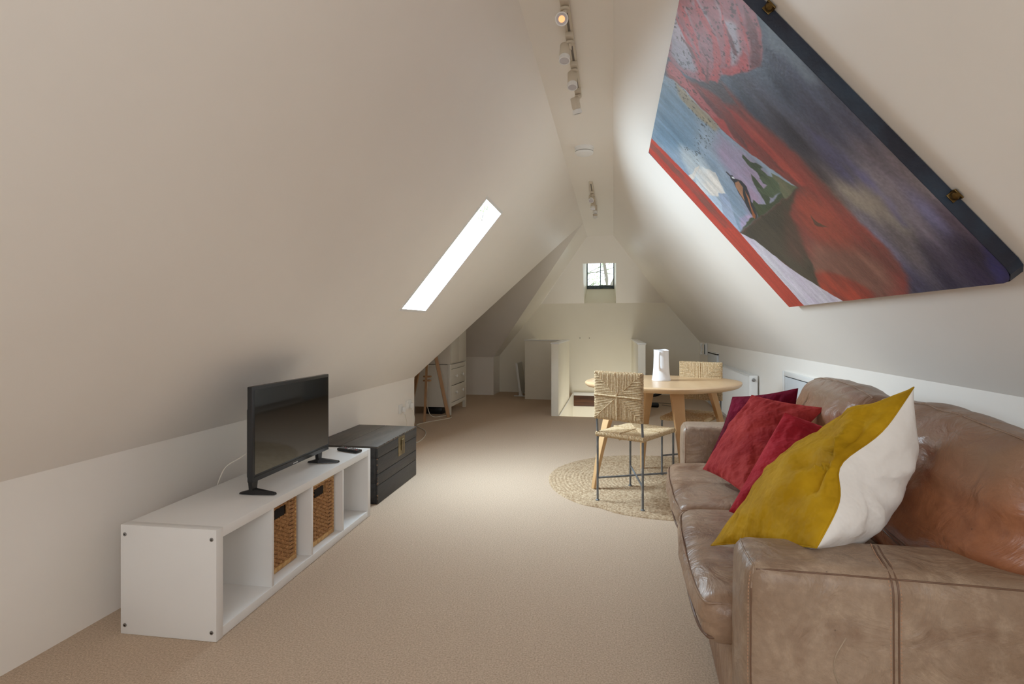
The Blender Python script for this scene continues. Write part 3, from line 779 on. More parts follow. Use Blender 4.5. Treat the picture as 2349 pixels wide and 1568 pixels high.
# ------------------------------------------------------------------ ceiling track lights and smoke alarm
def spot(b_parent, c, d, lit=False, jy=None):
    d = Vector(d).normalized(); c = Vector(c)
    Mx = Matrix.Translation(c) @ d.to_track_quat('Z', 'Y').to_matrix().to_4x4()
    j = Vector((TX, jy, ZC - .055))
    b = MB(); b.box(TX - .02, TX + .02, jy - .045, jy + .03, ZC - .045, ZC - .021, bev=.003)
    b.lathe([(.02, -.008), (.022, 0), (.02, .004)], 16, Matrix.Translation(j)); b.tube([j, j - Vector((0, 0, .035))], .009, 10)
    e = c - d * .035
    b.tube([j - Vector((0, 0, .03)), e], .007, 8)
    ad = b.build('adaptor', LAMPW, b_parent, smooth=50)
    b = MB(); b.lathe([(.0, -.045), (.022, -.045), (.026, -.041), (.0265, .018), (.024, .02), (.024, .026)], 24, Mx, cap=False)
    hd = b.build('spot_head', LAMPW, b_parent, smooth=50)
    b = MB(); b.lathe([(.0238, .019), (.0238, .027)], 24, Mx); b.build('shadow_gap', BLACKP, hd, smooth=50)
    b = MB(); b.lathe([(.027, .026), (.029, .05), (.026, .052), (.023, .050)], 24, Mx, cap=False); b.build('bezel_ring', TRIMW, hd, smooth=50)
    b = MB(); b.lathe([(.024, .049), (.014, .0485), (.0005, .047)], 24, Mx); b.build('lens', LENS, hd, smooth=50)
    if lit:
        b = MB(); b.lathe([(.014, .0505), (.0005, .0515)], 24, Mx); b.build('bulb', GLOW, hd, smooth=50)
TX = -.212
def track(y0, y1, label):
    t = thing('track_light', label, 'track light', (0, 0, 0), 0, 'spot tracks on the flat ceiling')
    b = MB(); b.box(TX - .018, TX + .018, y0, y1, ZC - .022, ZC - .0005, bev=.003); b.build('rail', LAMPW, t, smooth=30)
    b = MB(); b.box(TX - .006, TX + .006, y0 + .02, y1 - .02, ZC - .0226, ZC - .0222); b.build('slot', mat('grey_slot', (120, 112, 102), .6), t)
    return t
t1 = track(1.75, 3.50, 'nearest ceiling track with spotlights, one lit warm, at the top of the frame')
spot(t1, (-.212, 2.18, 2.54), (.1, -.5, -.8), jy=2.13)
spot(t1, (-.227, 2.499, 2.552), (.10, -.87, -.48), lit=True, jy=2.50)
spot(t1, (-.237, 2.80, 2.548), (-.03, -.28, -.95), jy=2.80)
spot(t1, (-.222, 3.11, 2.546), (.01, -.26, -.96), jy=3.11)
spot(t1, (-.226, 3.465, 2.543), (.20, .25, -.95), jy=3.46)
TX = -.224
t2 = track(5.72, 6.85, 'small far ceiling track with four spotlights near the ridge end')
spot(t2, (-.235, 6.09, 2.56), (.02, -.75, -.66), jy=6.08)
spot(t2, (-.225, 6.36, 2.545), (-.05, -.4, -.9), jy=6.33)
spot(t2, (-.21, 6.62, 2.555), (.0, -.1, -1), jy=6.60)
spot(t2, (-.215, 6.80, 2.535), (.0, .1, -1), jy=6.80)
sa_ = thing('smoke_alarm', 'round white smoke alarm on the flat ceiling between the two spot tracks', 'smoke alarm', (-.235, 4.63, ZC), 0)
b = MB(); b.lathe([(.078, 0), (.078, -.012), (.072, -.016), (.072, -.03), (.074, -.034)], 40); b.build('base', TRIMW, sa_, smooth=40)
b = MB(); b.lathe([(.0735, -.034), (.0735, -.040)], 40); b.build('vent_ring', mat('vent_grey', (150, 146, 140), .6), sa_, smooth=40)
b = MB(); b.lathe([(.075, -.040), (.073, -.052), (.060, -.060), (.001, -.062)], 40); b.build('cover', TRIMW, sa_, smooth=50)

# ------------------------------------------------------------------ large painted canvas on the right slope
DSV = Vector((1, 0, -1.181)).normalized(); NIN = Vector((-1.181, 0, -1)).normalized()
CY0, CY1, CLEN, CTH = 1.742, 3.76, 1.323, .043
P0 = Vector((.224 + .045 * .763, 0, 0)); P0.z = rz_(P0.x)
def cp(d, y, off): return P0 + DSV * d + Vector((0, y, 0)) + NIN * off
pic = thing('painting', 'huge unframed canvas of red drapery, storm sky and pheasant on the right slope', 'painting', (0, 0, 0))
b = MB()
outl = [(0, CY0), (CLEN - .05, CY0), (CLEN - .025, CY0 + .006), (CLEN - .004, CY0 + .03), (CLEN, CY0 + .06), (CLEN, CY1), (0, CY1)]
n = len(outl)
b.add([cp(d, y, .002) for d, y in outl] + [cp(d, y, CTH) for d, y in outl], [(i, (i + 1) % n, n + (i + 1) % n, n + i) for i in range(n)] + [tuple(range(n))])
b.build('canvas_edge', NAVY, pic)
PAINT_FIELD=[((1.022,0.294),(112,124,142)),((1.021,0.254),(70,82,96)),((0.898,0.306),(92,104,122)),((0.753,0.292),(60,66,82)),((0.75,0.22),(96,110,128)),((0.903,0.357),(60,66,84)),((0.81,0.484),(52,52,64)),((0.968,0.414),(78,84,104)),((0.925,0.505),(62,64,84)),((0.79,0.584),(62,58,66)),((0.858,0.607),(78,78,112)),((0.89,0.611),(80,80,96)),((0.963,0.627),(96,88,98)),((0.891,0.683),(132,124,122)),((0.817,0.691),(148,140,132)),((0.779,0.642),(110,98,94)),((0.929,0.702),(120,112,122)),((0.801,0.746),(120,116,132)),((0.874,0.774),(138,132,126)),((0.922,0.794),(112,106,118)),((0.957,0.807),(104,104,138)),((0.834,0.862),(104,98,104)),((0.774,0.83),(112,110,134)),((0.887,0.905),(62,58,76)),((0.99,0.844),(88,76,92)),((0.959,0.91),(44,40,58)),((0.766,0.968),(68,68,92)),((0.858,0.982),(54,54,78)),((0.935,0.981),(50,46,72)),((0.975,0.915),(38,34,52)),((0.984,0.966),(62,62,112)),((0.988,0.996),(38,38,64)),((1.004,0.727),(120,112,118)),((0.996,0.66),(100,90,98)),((0.978,0.544),(66,68,88))]
PAINT_LAYERS=[
([(0.899,0.587),(0.91,0.65),(0.902,0.744),(0.885,0.807),(0.873,0.76),(0.871,0.673)],(106,104,142),(92,90,126),0.02,0.3),
([(0.876,0.469),(0.893,0.532),(0.895,0.62),(0.869,0.598),(0.856,0.53)],(84,84,114),(76,76,104),0.02,0.3),
([(0.809,0.641),(0.876,0.668),(0.892,0.711),(0.874,0.774),(0.83,0.758),(0.805,0.702)],(150,142,132),(132,124,118),0.035,0.3),
([(1.002,0.244),(1.022,0.281),(1.007,0.344),(0.993,0.423),(0.968,0.4),(0.975,0.325),(0.962,0.283)],(116,130,146),(96,108,124),0.02,0.3),
([(1.002,0.897),(1.006,0.935),(0.992,0.991),(0.962,0.996),(0.976,0.952)],(58,60,112),(46,46,88),0.015,0.3),
([(0.613,-0.002),(0.624,0.067),(0.699,0.165),(0.758,0.206),(0.759,0.271),(0.756,0.339),(0.772,0.443),(0.78,0.518),(0.778,0.598),(0.774,0.678),(0.772,0.757),(0.781,0.862),(0.761,0.943),(0.683,1.04),(0.313,1.056),(0.176,0.854),(0.164,0.587),(0.482,0.199),(0.56,0.028)],(140,66,62),(112,66,64),0.018,0.3),
([(0.697,0.601),(0.721,0.673),(0.711,0.761),(0.671,0.851),(0.614,0.837),(0.557,0.766),(0.561,0.671),(0.618,0.6)],(160,74,62),(142,68,60),0.03,0.3),
([(0.518,0.754),(0.677,0.819),(0.724,0.897),(0.699,0.975),(0.617,1.026),(0.357,0.972),(0.321,0.856)],(138,98,86),(120,82,74),0.05,0.3),
([(0.359,0.851),(0.482,0.869),(0.548,0.917),(0.592,0.974),(0.573,1.013),(0.41,1.006),(0.353,0.927)],(166,68,54),(136,60,52),0.02,0.3),
([(0.66,0.139),(0.664,0.237),(0.654,0.342),(0.624,0.396),(0.621,0.338),(0.624,0.234),(0.62,0.152)],(112,66,66),(96,60,62),0.012,0.3),
([(0.679,0.212),(0.684,0.326),(0.689,0.439),(0.685,0.517),(0.659,0.456),(0.646,0.345)],(118,62,60),(104,60,60),0.012,0.3),
([(0.658,0.109),(0.763,0.196),(0.748,0.243),(0.74,0.281),(0.702,0.241),(0.693,0.187)],(88,80,86),(70,68,78),0.012,0.3),
([(0.641,0.005),(0.654,0.018),(0.643,0.124),(0.632,0.23),(0.613,0.342),(0.6,0.327),(0.597,0.202),(0.599,0.074),(0.604,0.008)],(168,96,100),(150,80,84),0.006,0.3),
([(0.616,0.237),(0.642,0.267),(0.619,0.308),(0.584,0.329),(0.575,0.285),(0.58,0.23)],(164,72,70),(150,66,66),0.008,0.3),
([(0.695,0.244),(0.709,0.295),(0.713,0.387),(0.717,0.477),(0.717,0.586),(0.695,0.574),(0.688,0.477),(0.678,0.368)],(164,76,68),(146,62,60),0.01,0.3),
([(0.74,0.298),(0.749,0.349),(0.752,0.436),(0.759,0.52),(0.752,0.595),(0.729,0.524),(0.724,0.418)],(138,70,66),(120,62,64),0.014,0.3),
([(0.599,0.074),(0.608,0.157),(0.6,0.264),(0.614,0.361),(0.591,0.352),(0.567,0.256),(0.571,0.125)],(132,62,66),(118,60,64),0.006,0.3),
([(0.571,0.001),(0.588,0.044),(0.601,0.116),(0.596,0.181),(0.597,0.265),(0.608,0.344),(0.621,0.399),(0.648,0.483),(0.678,0.577),(0.157,0.581),(0.131,0.432),(0.13,0.257),(0.143,0.0),(0.364,-0.005)],(142,160,178),(120,142,164),0.004,0.3),
([(0.53,0.001),(0.555,0.108),(0.501,0.192),(0.369,0.211),(0.197,0.124),(0.16,0.006),(0.364,-0.005)],(112,140,164),(96,126,150),0.05,0.3),
([(0.589,0.055),(0.595,0.16),(0.597,0.265),(0.564,0.258),(0.541,0.179),(0.545,0.088)],(142,138,130),(150,142,120),0.012,0.3),
([(0.565,0.28),(0.607,0.406),(0.612,0.484),(0.563,0.556),(0.321,0.558),(0.412,0.462),(0.467,0.297)],(152,146,172),(160,140,166),0.04,0.3),
([(0.313,0.15),(0.373,0.26),(0.354,0.342),(0.309,0.425),(0.208,0.4),(0.154,0.337),(0.178,0.257),(0.231,0.172)],(176,186,192),(160,176,188),0.03,0.3),
([(0.167,0.246),(0.224,0.256),(0.267,0.254),(0.312,0.265),(0.263,0.271),(0.18,0.276),(0.16,0.265)],(214,206,196),(200,198,194),0.002,0.3),
([(0.193,0.278),(0.307,0.267),(0.366,0.337),(0.344,0.371),(0.309,0.425),(0.266,0.399),(0.235,0.406),(0.19,0.38),(0.163,0.361),(0.167,0.303)],(212,208,202),(184,196,204),0.004,0.3),
([(0.163,0.361),(0.222,0.395),(0.226,0.434),(0.152,0.48),(0.147,0.425)],(178,194,210),(160,178,198),0.003,0.3),
([(0.263,0.396),(0.312,0.428),(0.275,0.468),(0.222,0.519),(0.163,0.579),(0.15,0.481),(0.211,0.44)],(140,156,180),(156,170,192),0.003,0.3),
([(0.256,0.533),(0.351,0.547),(0.336,0.575),(0.246,0.578),(0.179,0.579)],(172,154,182),(150,150,180),0.01,0.3),
([(0.157,0.581),(0.328,0.58),(0.53,0.577),(0.678,0.577),(0.593,0.608),(0.497,0.668),(0.466,0.739),(0.439,0.815),(0.353,0.927),(0.313,0.911),(0.274,0.788),(0.204,0.675)],(62,60,54),(70,66,58),0.012,0.3),
([(0.548,0.608),(0.533,0.681),(0.458,0.779),(0.369,0.821),(0.338,0.746)],(86,66,60),(74,62,56),0.03,0.3),
([(0.547,0.444),(0.545,0.471),(0.541,0.495),(0.535,0.523),(0.524,0.547),(0.501,0.559),(0.531,0.565),(0.599,0.553),(0.579,0.525),(0.623,0.538),(0.582,0.503),(0.603,0.48),(0.593,0.455),(0.619,0.461),(0.609,0.435),(0.591,0.419),(0.59,0.399),(0.589,0.382),(0.575,0.389),(0.569,0.418),(0.57,0.43),(0.576,0.461),(0.559,0.495),(0.616,0.563),(0.678,0.577),(0.495,0.577),(0.369,0.577),(0.246,0.578),(0.179,0.579),(0.327,0.56),(0.374,0.579),(0.429,0.536),(0.481,0.559),(0.502,0.506),(0.516,0.473)],(70,86,66),(62,74,60),0.003,0.3),
([(0.511,0.49),(0.513,0.522),(0.539,0.554),(0.615,0.553),(0.623,0.51),(0.608,0.487),(0.601,0.45),(0.582,0.453),(0.591,0.477),(0.562,0.477),(0.569,0.51),(0.542,0.51)],(72,88,68),(84,100,80),0.003,0.3),
([(0.632,0.492),(0.647,0.518),(0.661,0.549),(0.676,0.575),(0.591,0.579),(0.599,0.553),(0.621,0.527),(0.617,0.51)],(84,98,76),(110,110,90),0.004,0.3),
([(0.439,0.515),(0.441,0.542),(0.447,0.565),(0.486,0.57),(0.596,0.575),(0.374,0.579),(0.389,0.558),(0.38,0.532)],(60,70,54),(66,78,58),0.003,0.3),
([(0.428,0.37),(0.435,0.373),(0.437,0.399),(0.428,0.4)],(60,60,70),(60,60,70),0.001,0.3),
([(0.437,0.392),(0.448,0.398),(0.445,0.414),(0.466,0.435),(0.466,0.463),(0.444,0.489),(0.42,0.51),(0.404,0.543),(0.373,0.574),(0.349,0.578),(0.351,0.547),(0.377,0.495),(0.393,0.453),(0.418,0.421),(0.421,0.401)],(42,48,58),(50,54,62),0.002,0.3),
([(0.435,0.398),(0.446,0.404),(0.443,0.415),(0.431,0.406)],(214,220,226),(200,210,220),0.001,0.3),
([(0.427,0.422),(0.45,0.429),(0.444,0.456),(0.408,0.474),(0.382,0.497),(0.394,0.462),(0.405,0.437)],(168,124,96),(140,104,84),0.002,0.3),
([(0.44,0.468),(0.424,0.495),(0.389,0.532),(0.368,0.567),(0.346,0.575),(0.342,0.563),(0.38,0.532),(0.41,0.497)],(150,90,58),(168,110,80),0.002,0.3),
([(0.153,0.58),(0.216,0.641),(0.244,0.71),(0.271,0.791),(0.323,0.878),(0.372,0.947),(0.419,1.002),(0.13,1.008),(0.143,0.793)],(198,196,204),(188,180,196),0.003,0.3),
([(0.009,0.001),(0.039,-0.035),(0.143,0.0),(0.167,0.303),(0.157,0.581),(0.143,0.793),(0.135,1.018),(-0.101,1.037)],(164,60,50),(168,64,54),0.002,0.3),
([(0.109,-0.001),(0.136,0.313),(0.127,0.549),(0.071,0.515),(0.073,0.214),(0.06,-0.006)],(120,72,66),(150,66,60),0.008,0.3),
([(0.905,-0.04),(0.656,-0.004),(0.65,0.029),(0.657,0.078),(0.681,0.132),(0.702,0.158),(0.727,0.173),(0.743,0.195),(0.776,0.194),(0.814,0.227),(0.849,0.253),(0.892,0.278),(0.919,0.283),(0.949,0.269),(0.984,0.237),(1.015,0.192),(1.035,0.138)],(160,98,104),(150,110,122),0.004,0.3),
([(0.852,-0.028),(0.795,0.021),(0.777,0.054),(0.732,0.096),(0.712,0.122),(0.673,0.075),(0.67,0.014),(0.762,-0.016)],(176,172,190),(150,150,168),0.012,0.3),
([(0.907,0.056),(0.888,0.112),(0.862,0.146),(0.812,0.175),(0.857,0.14),(0.886,0.094),(0.887,0.047)],(176,172,190),(150,150,168),0.012,0.3),
([(0.859,0.03),(0.832,0.064),(0.802,0.098),(0.783,0.095),(0.808,0.054)],(176,172,190),(150,150,168),0.012,0.3),
([(0.946,0.105),(0.928,0.143),(0.938,0.185),(0.891,0.223),(0.837,0.216),(0.877,0.178),(0.913,0.142)],(176,172,190),(150,150,168),0.012,0.3),
([(0.858,-0.004),(0.843,0.043),(0.812,0.091),(0.768,0.113),(0.787,0.082),(0.82,0.033)],(178,88,94),(168,84,88),0.005,0.3),
([(0.906,0.041),(0.888,0.096),(0.867,0.136),(0.847,0.161),(0.806,0.187),(0.746,0.194),(0.724,0.171),(0.8,0.164),(0.848,0.131),(0.876,0.067)],(178,88,94),(168,84,88),0.005,0.3),
([(0.954,0.117),(0.92,0.15),(0.887,0.18),(0.831,0.211),(0.819,0.199),(0.879,0.165)],(178,88,94),(168,84,88),0.005,0.3),
([(0.989,0.145),(0.964,0.186),(0.934,0.225),(0.903,0.251),(0.924,0.228),(0.947,0.195)],(178,88,94),(168,84,88),0.005,0.3),
([(0.795,0.192),(0.848,0.228),(0.896,0.229),(0.897,0.246),(0.867,0.26),(0.826,0.239),(0.786,0.205)],(178,88,94),(168,84,88),0.005,0.3),
([(0.818,-0.02),(0.798,0.025),(0.772,0.083),(0.745,0.126),(0.709,0.161),(0.694,0.132),(0.733,0.115),(0.764,0.057)],(178,88,94),(168,84,88),0.005,0.3),
([(0.8,0.113),(0.777,0.14),(0.715,0.171),(0.703,0.159),(0.764,0.145)],(116,72,76),(100,66,72),0.006,0.3),
([(0.77,0.028),(0.765,0.076),(0.744,0.108),(0.739,0.094)],(116,72,76),(100,66,72),0.006,0.3),
([(0.986,0.184),(0.974,0.226),(0.944,0.264),(0.907,0.285),(0.871,0.265),(0.917,0.25),(0.952,0.215)],(116,72,76),(100,66,72),0.006,0.3),
([(0.909,0.151),(0.9,0.187),(0.87,0.218),(0.869,0.201)],(116,72,76),(100,66,72),0.006,0.3),
([(0.633,0.665),(0.629,0.683),(0.63,0.694),(0.637,0.704),(0.654,0.724),(0.619,0.71),(0.613,0.698)],(92,66,58),(90,66,58),0.002,0.3)]
def vnoise(x, y, seed):
    xi = np.floor(x).astype(int); yi = np.floor(y).astype(int); xf = x - xi; yf = y - yi
    def h(i, j):
        v = np.sin(i * 127.1 + j * 311.7 + seed * 74.7) * 43758.5453
        return v - np.floor(v)
    u = xf * xf * (3 - 2 * xf); w = yf * yf * (3 - 2 * yf)
    return (h(xi, yi) * (1 - u) + h(xi + 1, yi) * u) * (1 - w) + (h(xi, yi + 1) * (1 - u) + h(xi + 1, yi + 1) * u) * w
def fbm(x, y, seed, o=4):
    s = 0; a = .5
    for k in range(o):
        s = s + a * vnoise(x * 2 ** k, y * 2 ** k, seed + k); a *= .5
    return s / (1 - .5 ** o)
def paint(NU, NV):
    U, V = np.meshgrid(np.linspace(0, 1, NU), np.linspace(0, 1, NV), indexing='ij')
    A = 1.53                                      # canvas aspect
    wu = U + (fbm(U * 7, V * 5, 1) - .5) * .02; wv = V + (fbm(U * 7, V * 5, 9) - .5) * .02
    num = np.zeros((NU, NV, 3)); den = np.zeros((NU, NV))
    for (p, c) in PAINT_FIELD:
        d2 = ((wu - p[0]) * A * 1.5) ** 2 + ((wv - p[1]) * .75) ** 2 + .0006
        w = 1 / d2 ** 1.7; num += w[..., None] * np.array(c, float); den += w
    col = num / den[..., None]
    st = fbm(U * 70, V * 9 , 4); st2 = fbm(U * 34 + V * 4, V * 7, 14)
    gr = fbm(U * 240, V * 170, 6, 2)
    col *= (1 + (st - .5) * .28 + (st2 - .5) * .3 + (gr - .5) * .22)[..., None]
    for (pts, c1, c2, blur, stk) in PAINT_LAYERS:
        P = np.array(pts); x0, y0 = P.min(0) - blur * 2.2; x1, y1 = P.max(0) + blur * 2.2
        i0 = max(0, int(x0 * (NU - 1))); i1 = min(NU, int(x1 * (NU - 1)) + 2); j0 = max(0, int(y0 * (NV - 1))); j1 = min(NV, int(y1 * (NV - 1)) + 2)
        if i1 <= i0 or j1 <= j0: continue
        jit = min(.006, blur * .8 + .0012)
        uu = (U + (fbm(U * 40, V * 40, 21, 3) - .5) * jit * 2)[i0:i1, j0:j1]; vv = (V + (fbm(U * 40, V * 40, 31, 3) - .5) * jit * 3)[i0:i1, j0:j1]
        ins = np.zeros(uu.shape, bool); dist = np.full(uu.shape, 1e9)
        for k in range(len(P)):
            a, c = P[k - 1], P[k]
            cond = ((a[1] > vv) != (c[1] > vv))
            with np.errstate(divide='ignore', invalid='ignore'):
                xx = (c[0] - a[0]) * (vv - a[1]) / (c[1] - a[1]) + a[0]
            ins ^= cond & (uu < xx)
            ex, ey = (c[0] - a[0]) * A, c[1] - a[1]; px, py = (uu - a[0]) * A, vv - a[1]
            t = np.clip((px * ex + py * ey) / (ex * ex + ey * ey + 1e-12), 0, 1)
            dist = np.minimum(dist, np.hypot(px - t * ex, py - t * ey))
        sd = np.where(ins, dist, -dist); m = np.clip(sd / (blur * 2 + 1e-6) + .5, 0, 1); m = m * m * (3 - 2 * m)
        f = np.clip((fbm(U[i0:i1, j0:j1] * 22, V[i0:i1, j0:j1] * 8, 51 + len(pts)) - .3) / .4, 0, 1)[..., None]
        lc = np.array(c1, float) * (1 - f) + np.array(c2, float) * f
        lc = lc * (1 + (st[i0:i1, j0:j1] - .5) * .22 + (gr[i0:i1, j0:j1] - .5) * .12)[..., None]
        col[i0:i1, j0:j1] = col[i0:i1, j0:j1] * (1 - m[..., None]) + lc * m[..., None]
    # dark specks on the fleshy folds, and a fine spatter
    sp = fbm(U * 150, V * 110, 77, 2); flesh = ((U > .30) & (V < .27) & (col[..., 0] > 125) & (col[..., 2] > 85))
    col = np.where((flesh & (sp > .70))[..., None], col * .62, col)
    return np.clip(col, 4, 250)
NU, NV = 560, 380
pc = paint(NU, NV) * PAINT_GAIN
pl = np.clip(pc / 255.0, 0, 1); pl = np.where(pl <= .04045, pl / 12.92, ((pl + .055) / 1.055) ** 2.4)
us = np.linspace(0, 1, NU); vs_ = np.linspace(0, 1, NV)
UU, VV = np.meshgrid(us, vs_, indexing='ij')
dd = VV * CLEN; yy = CY1 - UU * (CY1 - CY0)
# follow the softly rounded lower near corner
kx = np.clip((dd - (CLEN - .055)) / .055, 0, 1); yy = np.maximum(yy, CY0 + .06 * (1 - np.sqrt(np.clip(1 - kx ** 2, 0, 1))))
co = np.zeros((NU * NV, 3))
o_ = np.array(cp(0, 0, CTH + .0008)); dv = np.array(DSV)
co[:] = (o_[None, :] + dd.reshape(-1, 1) * dv[None, :]); co[:, 1] += yy.reshape(-1)
idx = np.arange(NU * NV).reshape(NU, NV)
q = np.stack([idx[:-1, :-1], idx[1:, :-1], idx[1:, 1:], idx[:-1, 1:]], -1).reshape(-1, 4)
me = D.meshes.new('painted_surface'); me.vertices.add(NU * NV); me.vertices.foreach_set('co', co.reshape(-1))
me.loops.add(q.size); me.loops.foreach_set('vertex_index', q.reshape(-1)); me.polygons.add(len(q))
me.polygons.foreach_set('loop_start', np.arange(0, q.size, 4)); me.update(); me.validate()
ca_ = me.color_attributes.new('paint', 'FLOAT_COLOR', 'POINT')
ca_.data.foreach_set('color', np.concatenate([pl.reshape(-1, 3), np.ones((NU * NV, 1))], 1).reshape(-1))
pm = D.materials.new('oil_paint'); pm.use_nodes = True; N_ = pm.node_tree.nodes; L_n = pm.node_tree.links
at = N_.new('ShaderNodeVertexColor'); at.layer_name = 'paint'
L_n.new(at.outputs['Color'], N_['Principled BSDF'].inputs['Base Color']); N_['Principled BSDF'].inputs['Roughness'].default_value = .45
N_['Principled BSDF'].inputs['Specular IOR Level'].default_value = .35
tc_ = N_.new('ShaderNodeTexCoord'); nz_ = N_.new('ShaderNodeTexNoise'); nz_.inputs['Scale'].default_value = 70; nz_.inputs['Detail'].default_value = 5
bp_ = N_.new('ShaderNodeBump'); bp_.inputs['Strength'].default_value = .35; bp_.inputs['Distance'].default_value = .004
L_n.new(tc_.outputs['Object'], nz_.inputs['Vector']); L_n.new(nz_.outputs['Fac'], bp_.inputs['Height']); L_n.new(bp_.outputs['Normal'], N_['Principled BSDF'].inputs['Normal'])
me.materials.append(pm); po = D.objects.new('painted_front', me); COL.objects.link(po); po.parent = pic
for dX in (.30, 1.04):
    b = MB()
    Mb = Matrix.Translation(cp(dX, CY0 - .002, .012)) @ Matrix((( DSV.x, 0, NIN.x, 0), (0, 1, 0, 0), (DSV.z, 0, NIN.z, 0), (0, 0, 0, 1)))
    b.box(-.016, .016, -.020, .001, -.008, -.003, bev=.001, M=Mb); b.box(-.014, .014, -.002, .001, -.008, .012, bev=.001, M=Mb)
    b.lathe([(.011, -.003), (.012, .006), (.007, .010), (.001, .011)], 16, Mb @ Matrix.Translation((0, -.012, 0)))
    b.build('brass_bracket', mat('dark_brass', (110, 88, 50), .35, metal=.85), pic, smooth=40)

# ------------------------------------------------------------------ round jute rug
rug = D.objects
RC = Vector((.361, 4.424, 0)); RR = .865; NR = 30; NA = 420
b = MB(); vs = []; fs = []; ns = NR * 4 + 1
for i in range(ns):
    k = i / 4.0; rr0 = RR * i / (ns - 1)
    for j in range(NA):
        th = 2 * math.pi * j / NA
        w = 1 + .006 * math.sin(3 * th + 1) + .004 * math.sin(7 * th)
        dent = .028 * math.exp(-((th - R(238)) / .10) ** 2) * max(0, (i / (ns - 1) - .6) / .4)
        r = rr0 * w - dent
        ph = (k % 1.0)
        hgt = .0045 + .0055 * abs(math.sin(math.pi * ph)) ** .7
        hgt += .0014 * math.sin(th * r / .010 + (k // 1) * 2.1) * (1 if ph else 0)
        hgt += .012 * math.exp(-((th - R(238)) / .16) ** 2) * max(0, (i / (ns - 1) - .82) / .18)
        if i == ns - 1: hgt = .0005
        vs.append(RC + Vector((r * math.cos(th), r * math.sin(th), hgt)))
for i in range(ns - 1):
    for j in range(NA):
        fs.append((i * NA + j, (i + 1) * NA + j, (i + 1) * NA + (j + 1) % NA, i * NA + (j + 1) % NA))
b.add([v - RC for v in vs], fs)
ro = b.build('jute_rug', JUTE, smooth=180); ro.location = RC
tag(ro, 'round spiral-braided jute rug under the oak table and rush chairs', 'rug')
rt = RC  # rug top at about z = .009

# ------------------------------------------------------------------ dining table
tb_ = thing('dining_table', 'pale oak dining table with a rounded triangular top and four splayed legs', 'table', (.40, 4.58, 0))
O = Vector((.40, 4.58, 0))
ol = [(-0.212, 4.433), (0.067, 4.138), (0.444, 4.018), (0.733, 4.166), (0.928, 4.435), (0.993, 4.721), (0.87, 4.983), (0.503, 5.161), (0.146, 5.107), (-0.139, 4.832)]
oc = catmull([(x - O.x, y - O.y, 0) for x, y in ol], 10, closed=True)
b = MB(); prof = [(.93, .715), (.965, .717), (.99, .728), (1.0, .741), (.998, .749), (.985, .7545), (.9, .755), (.3, .755)]
prof = [(0.3, .714)] + prof
n = len(oc); vs = []
for (s_, z) in prof: vs += [(p.x * s_, p.y * s_, z) for p in oc]
fs = [(i * n + j, i * n + (j + 1) % n, (i + 1) * n + (j + 1) % n, (i + 1) * n + j) for i in range(len(prof) - 1) for j in range(n)]
fs += [tuple(range(n))[::-1], tuple((len(prof) - 1) * n + j for j in range(n))]
b.add(vs, fs); b.build('table_top', OAKT, tb_, smooth=40, weld=True)
def tleg(foot, top, wt, wb):
    f = Vector((foot[0] - O.x, foot[1] - O.y, .010)); t = Vector((top[0] - O.x, top[1] - O.y, .714))
    out = Vector((f.x, f.y, 0)).normalized(); sd = Vector((-out.y, out.x, 0))
    b = MB(); K = 8; vs = []
    for i in range(K + 1):
        k = i / K; p = f.lerp(t, k); p = p + out * .03 * math.sin(math.pi * k) * .6
        ww = wb + (wt - wb) * k; dd_ = .024 + .022 * k
        vs += [p + sd * ww / 2 * a + out * dd_ / 2 * e for a, e in ((-1, -1), (1, -1), (1, 1), (-1, 1))]
    fs = [(i * 4 + j, i * 4 + (j + 1) % 4, i * 4 + 4 + (j + 1) % 4, i * 4 + 4 + j) for i in range(K) for j in range(4)]
    fs += [(3, 2, 1, 0), tuple(K * 4 + j for j in range(4))]
    b.add(vs, fs); o = b.build('leg', OAK, tb_)
    m = o.modifiers.new('bev', 'BEVEL'); m.width = .004; m.segments = 2
tleg((-0.141, 4.131), (0.02, 4.285), .085, .030)
tleg((0.238, 4.798), (0.285, 4.66), .085, .030)
tleg((0.489, 4.051), (0.448, 4.19), .095, .030)
tleg((0.913, 4.686), (0.745, 4.60), .085, .030)
# jug
jg = thing('jug', 'tall tapering white ceramic jug standing on the oak table', 'jug', (.378, 4.655, .7555), 0)
b = MB()
prof = [(.001, 0), (.073, 0), (.0745, .006), (.072, .012), (.066, .05), (.062, .10), (.060, .15), (.058, .20), (.0585, .235), (.060, .243), (.057, .2435), (.055, .23), (.055, .15), (.06, .05), (.062, .02), (.001, .018)]
n = 40; vs = []
for (r, z) in prof:
    for j in range(n):
        th = 2 * math.pi * j / n
        rr = r * (1 + .012 * mn.noise(Vector((math.cos(th) * 2, math.sin(th) * 2, z * 12))))
        sp_ = max(0, math.cos(th - R(60))) ** 8 * max(0, (z - .2) / .045) * .012
        vs.append(((rr + sp_) * math.cos(th), (rr + sp_) * math.sin(th), z + sp_ * .5 + (.003 * math.cos(th - R(150)) if z > .22 else 0)))
fs = [(i * n + j, i * n + (j + 1) % n, (i + 1) * n + (j + 1) % n, (i + 1) * n + j) for i in range(len(prof) - 1) for j in range(n)]
b.add(vs, fs); b.build('body', CERAM, jg, smooth=60)
b = MB(); ang = R(-104)
hp = [(.055, .215), (.088, .222), (.104, .20), (.102, .15), (.088, .112), (.063, .09)]
b.tube(catmull([(r * math.cos(ang), r * math.sin(ang), z) for r, z in hp], 5), .008, 10, flat=1.4)
b.lathe([(.001, -.012), (.011, -.006), (.012, 0), (.009, .008), (.001, .012)], 12, Matrix.Translation((.069 * math.cos(ang), .069 * math.sin(ang), .092)))
b.build('handle', CERAM, jg, smooth=60)

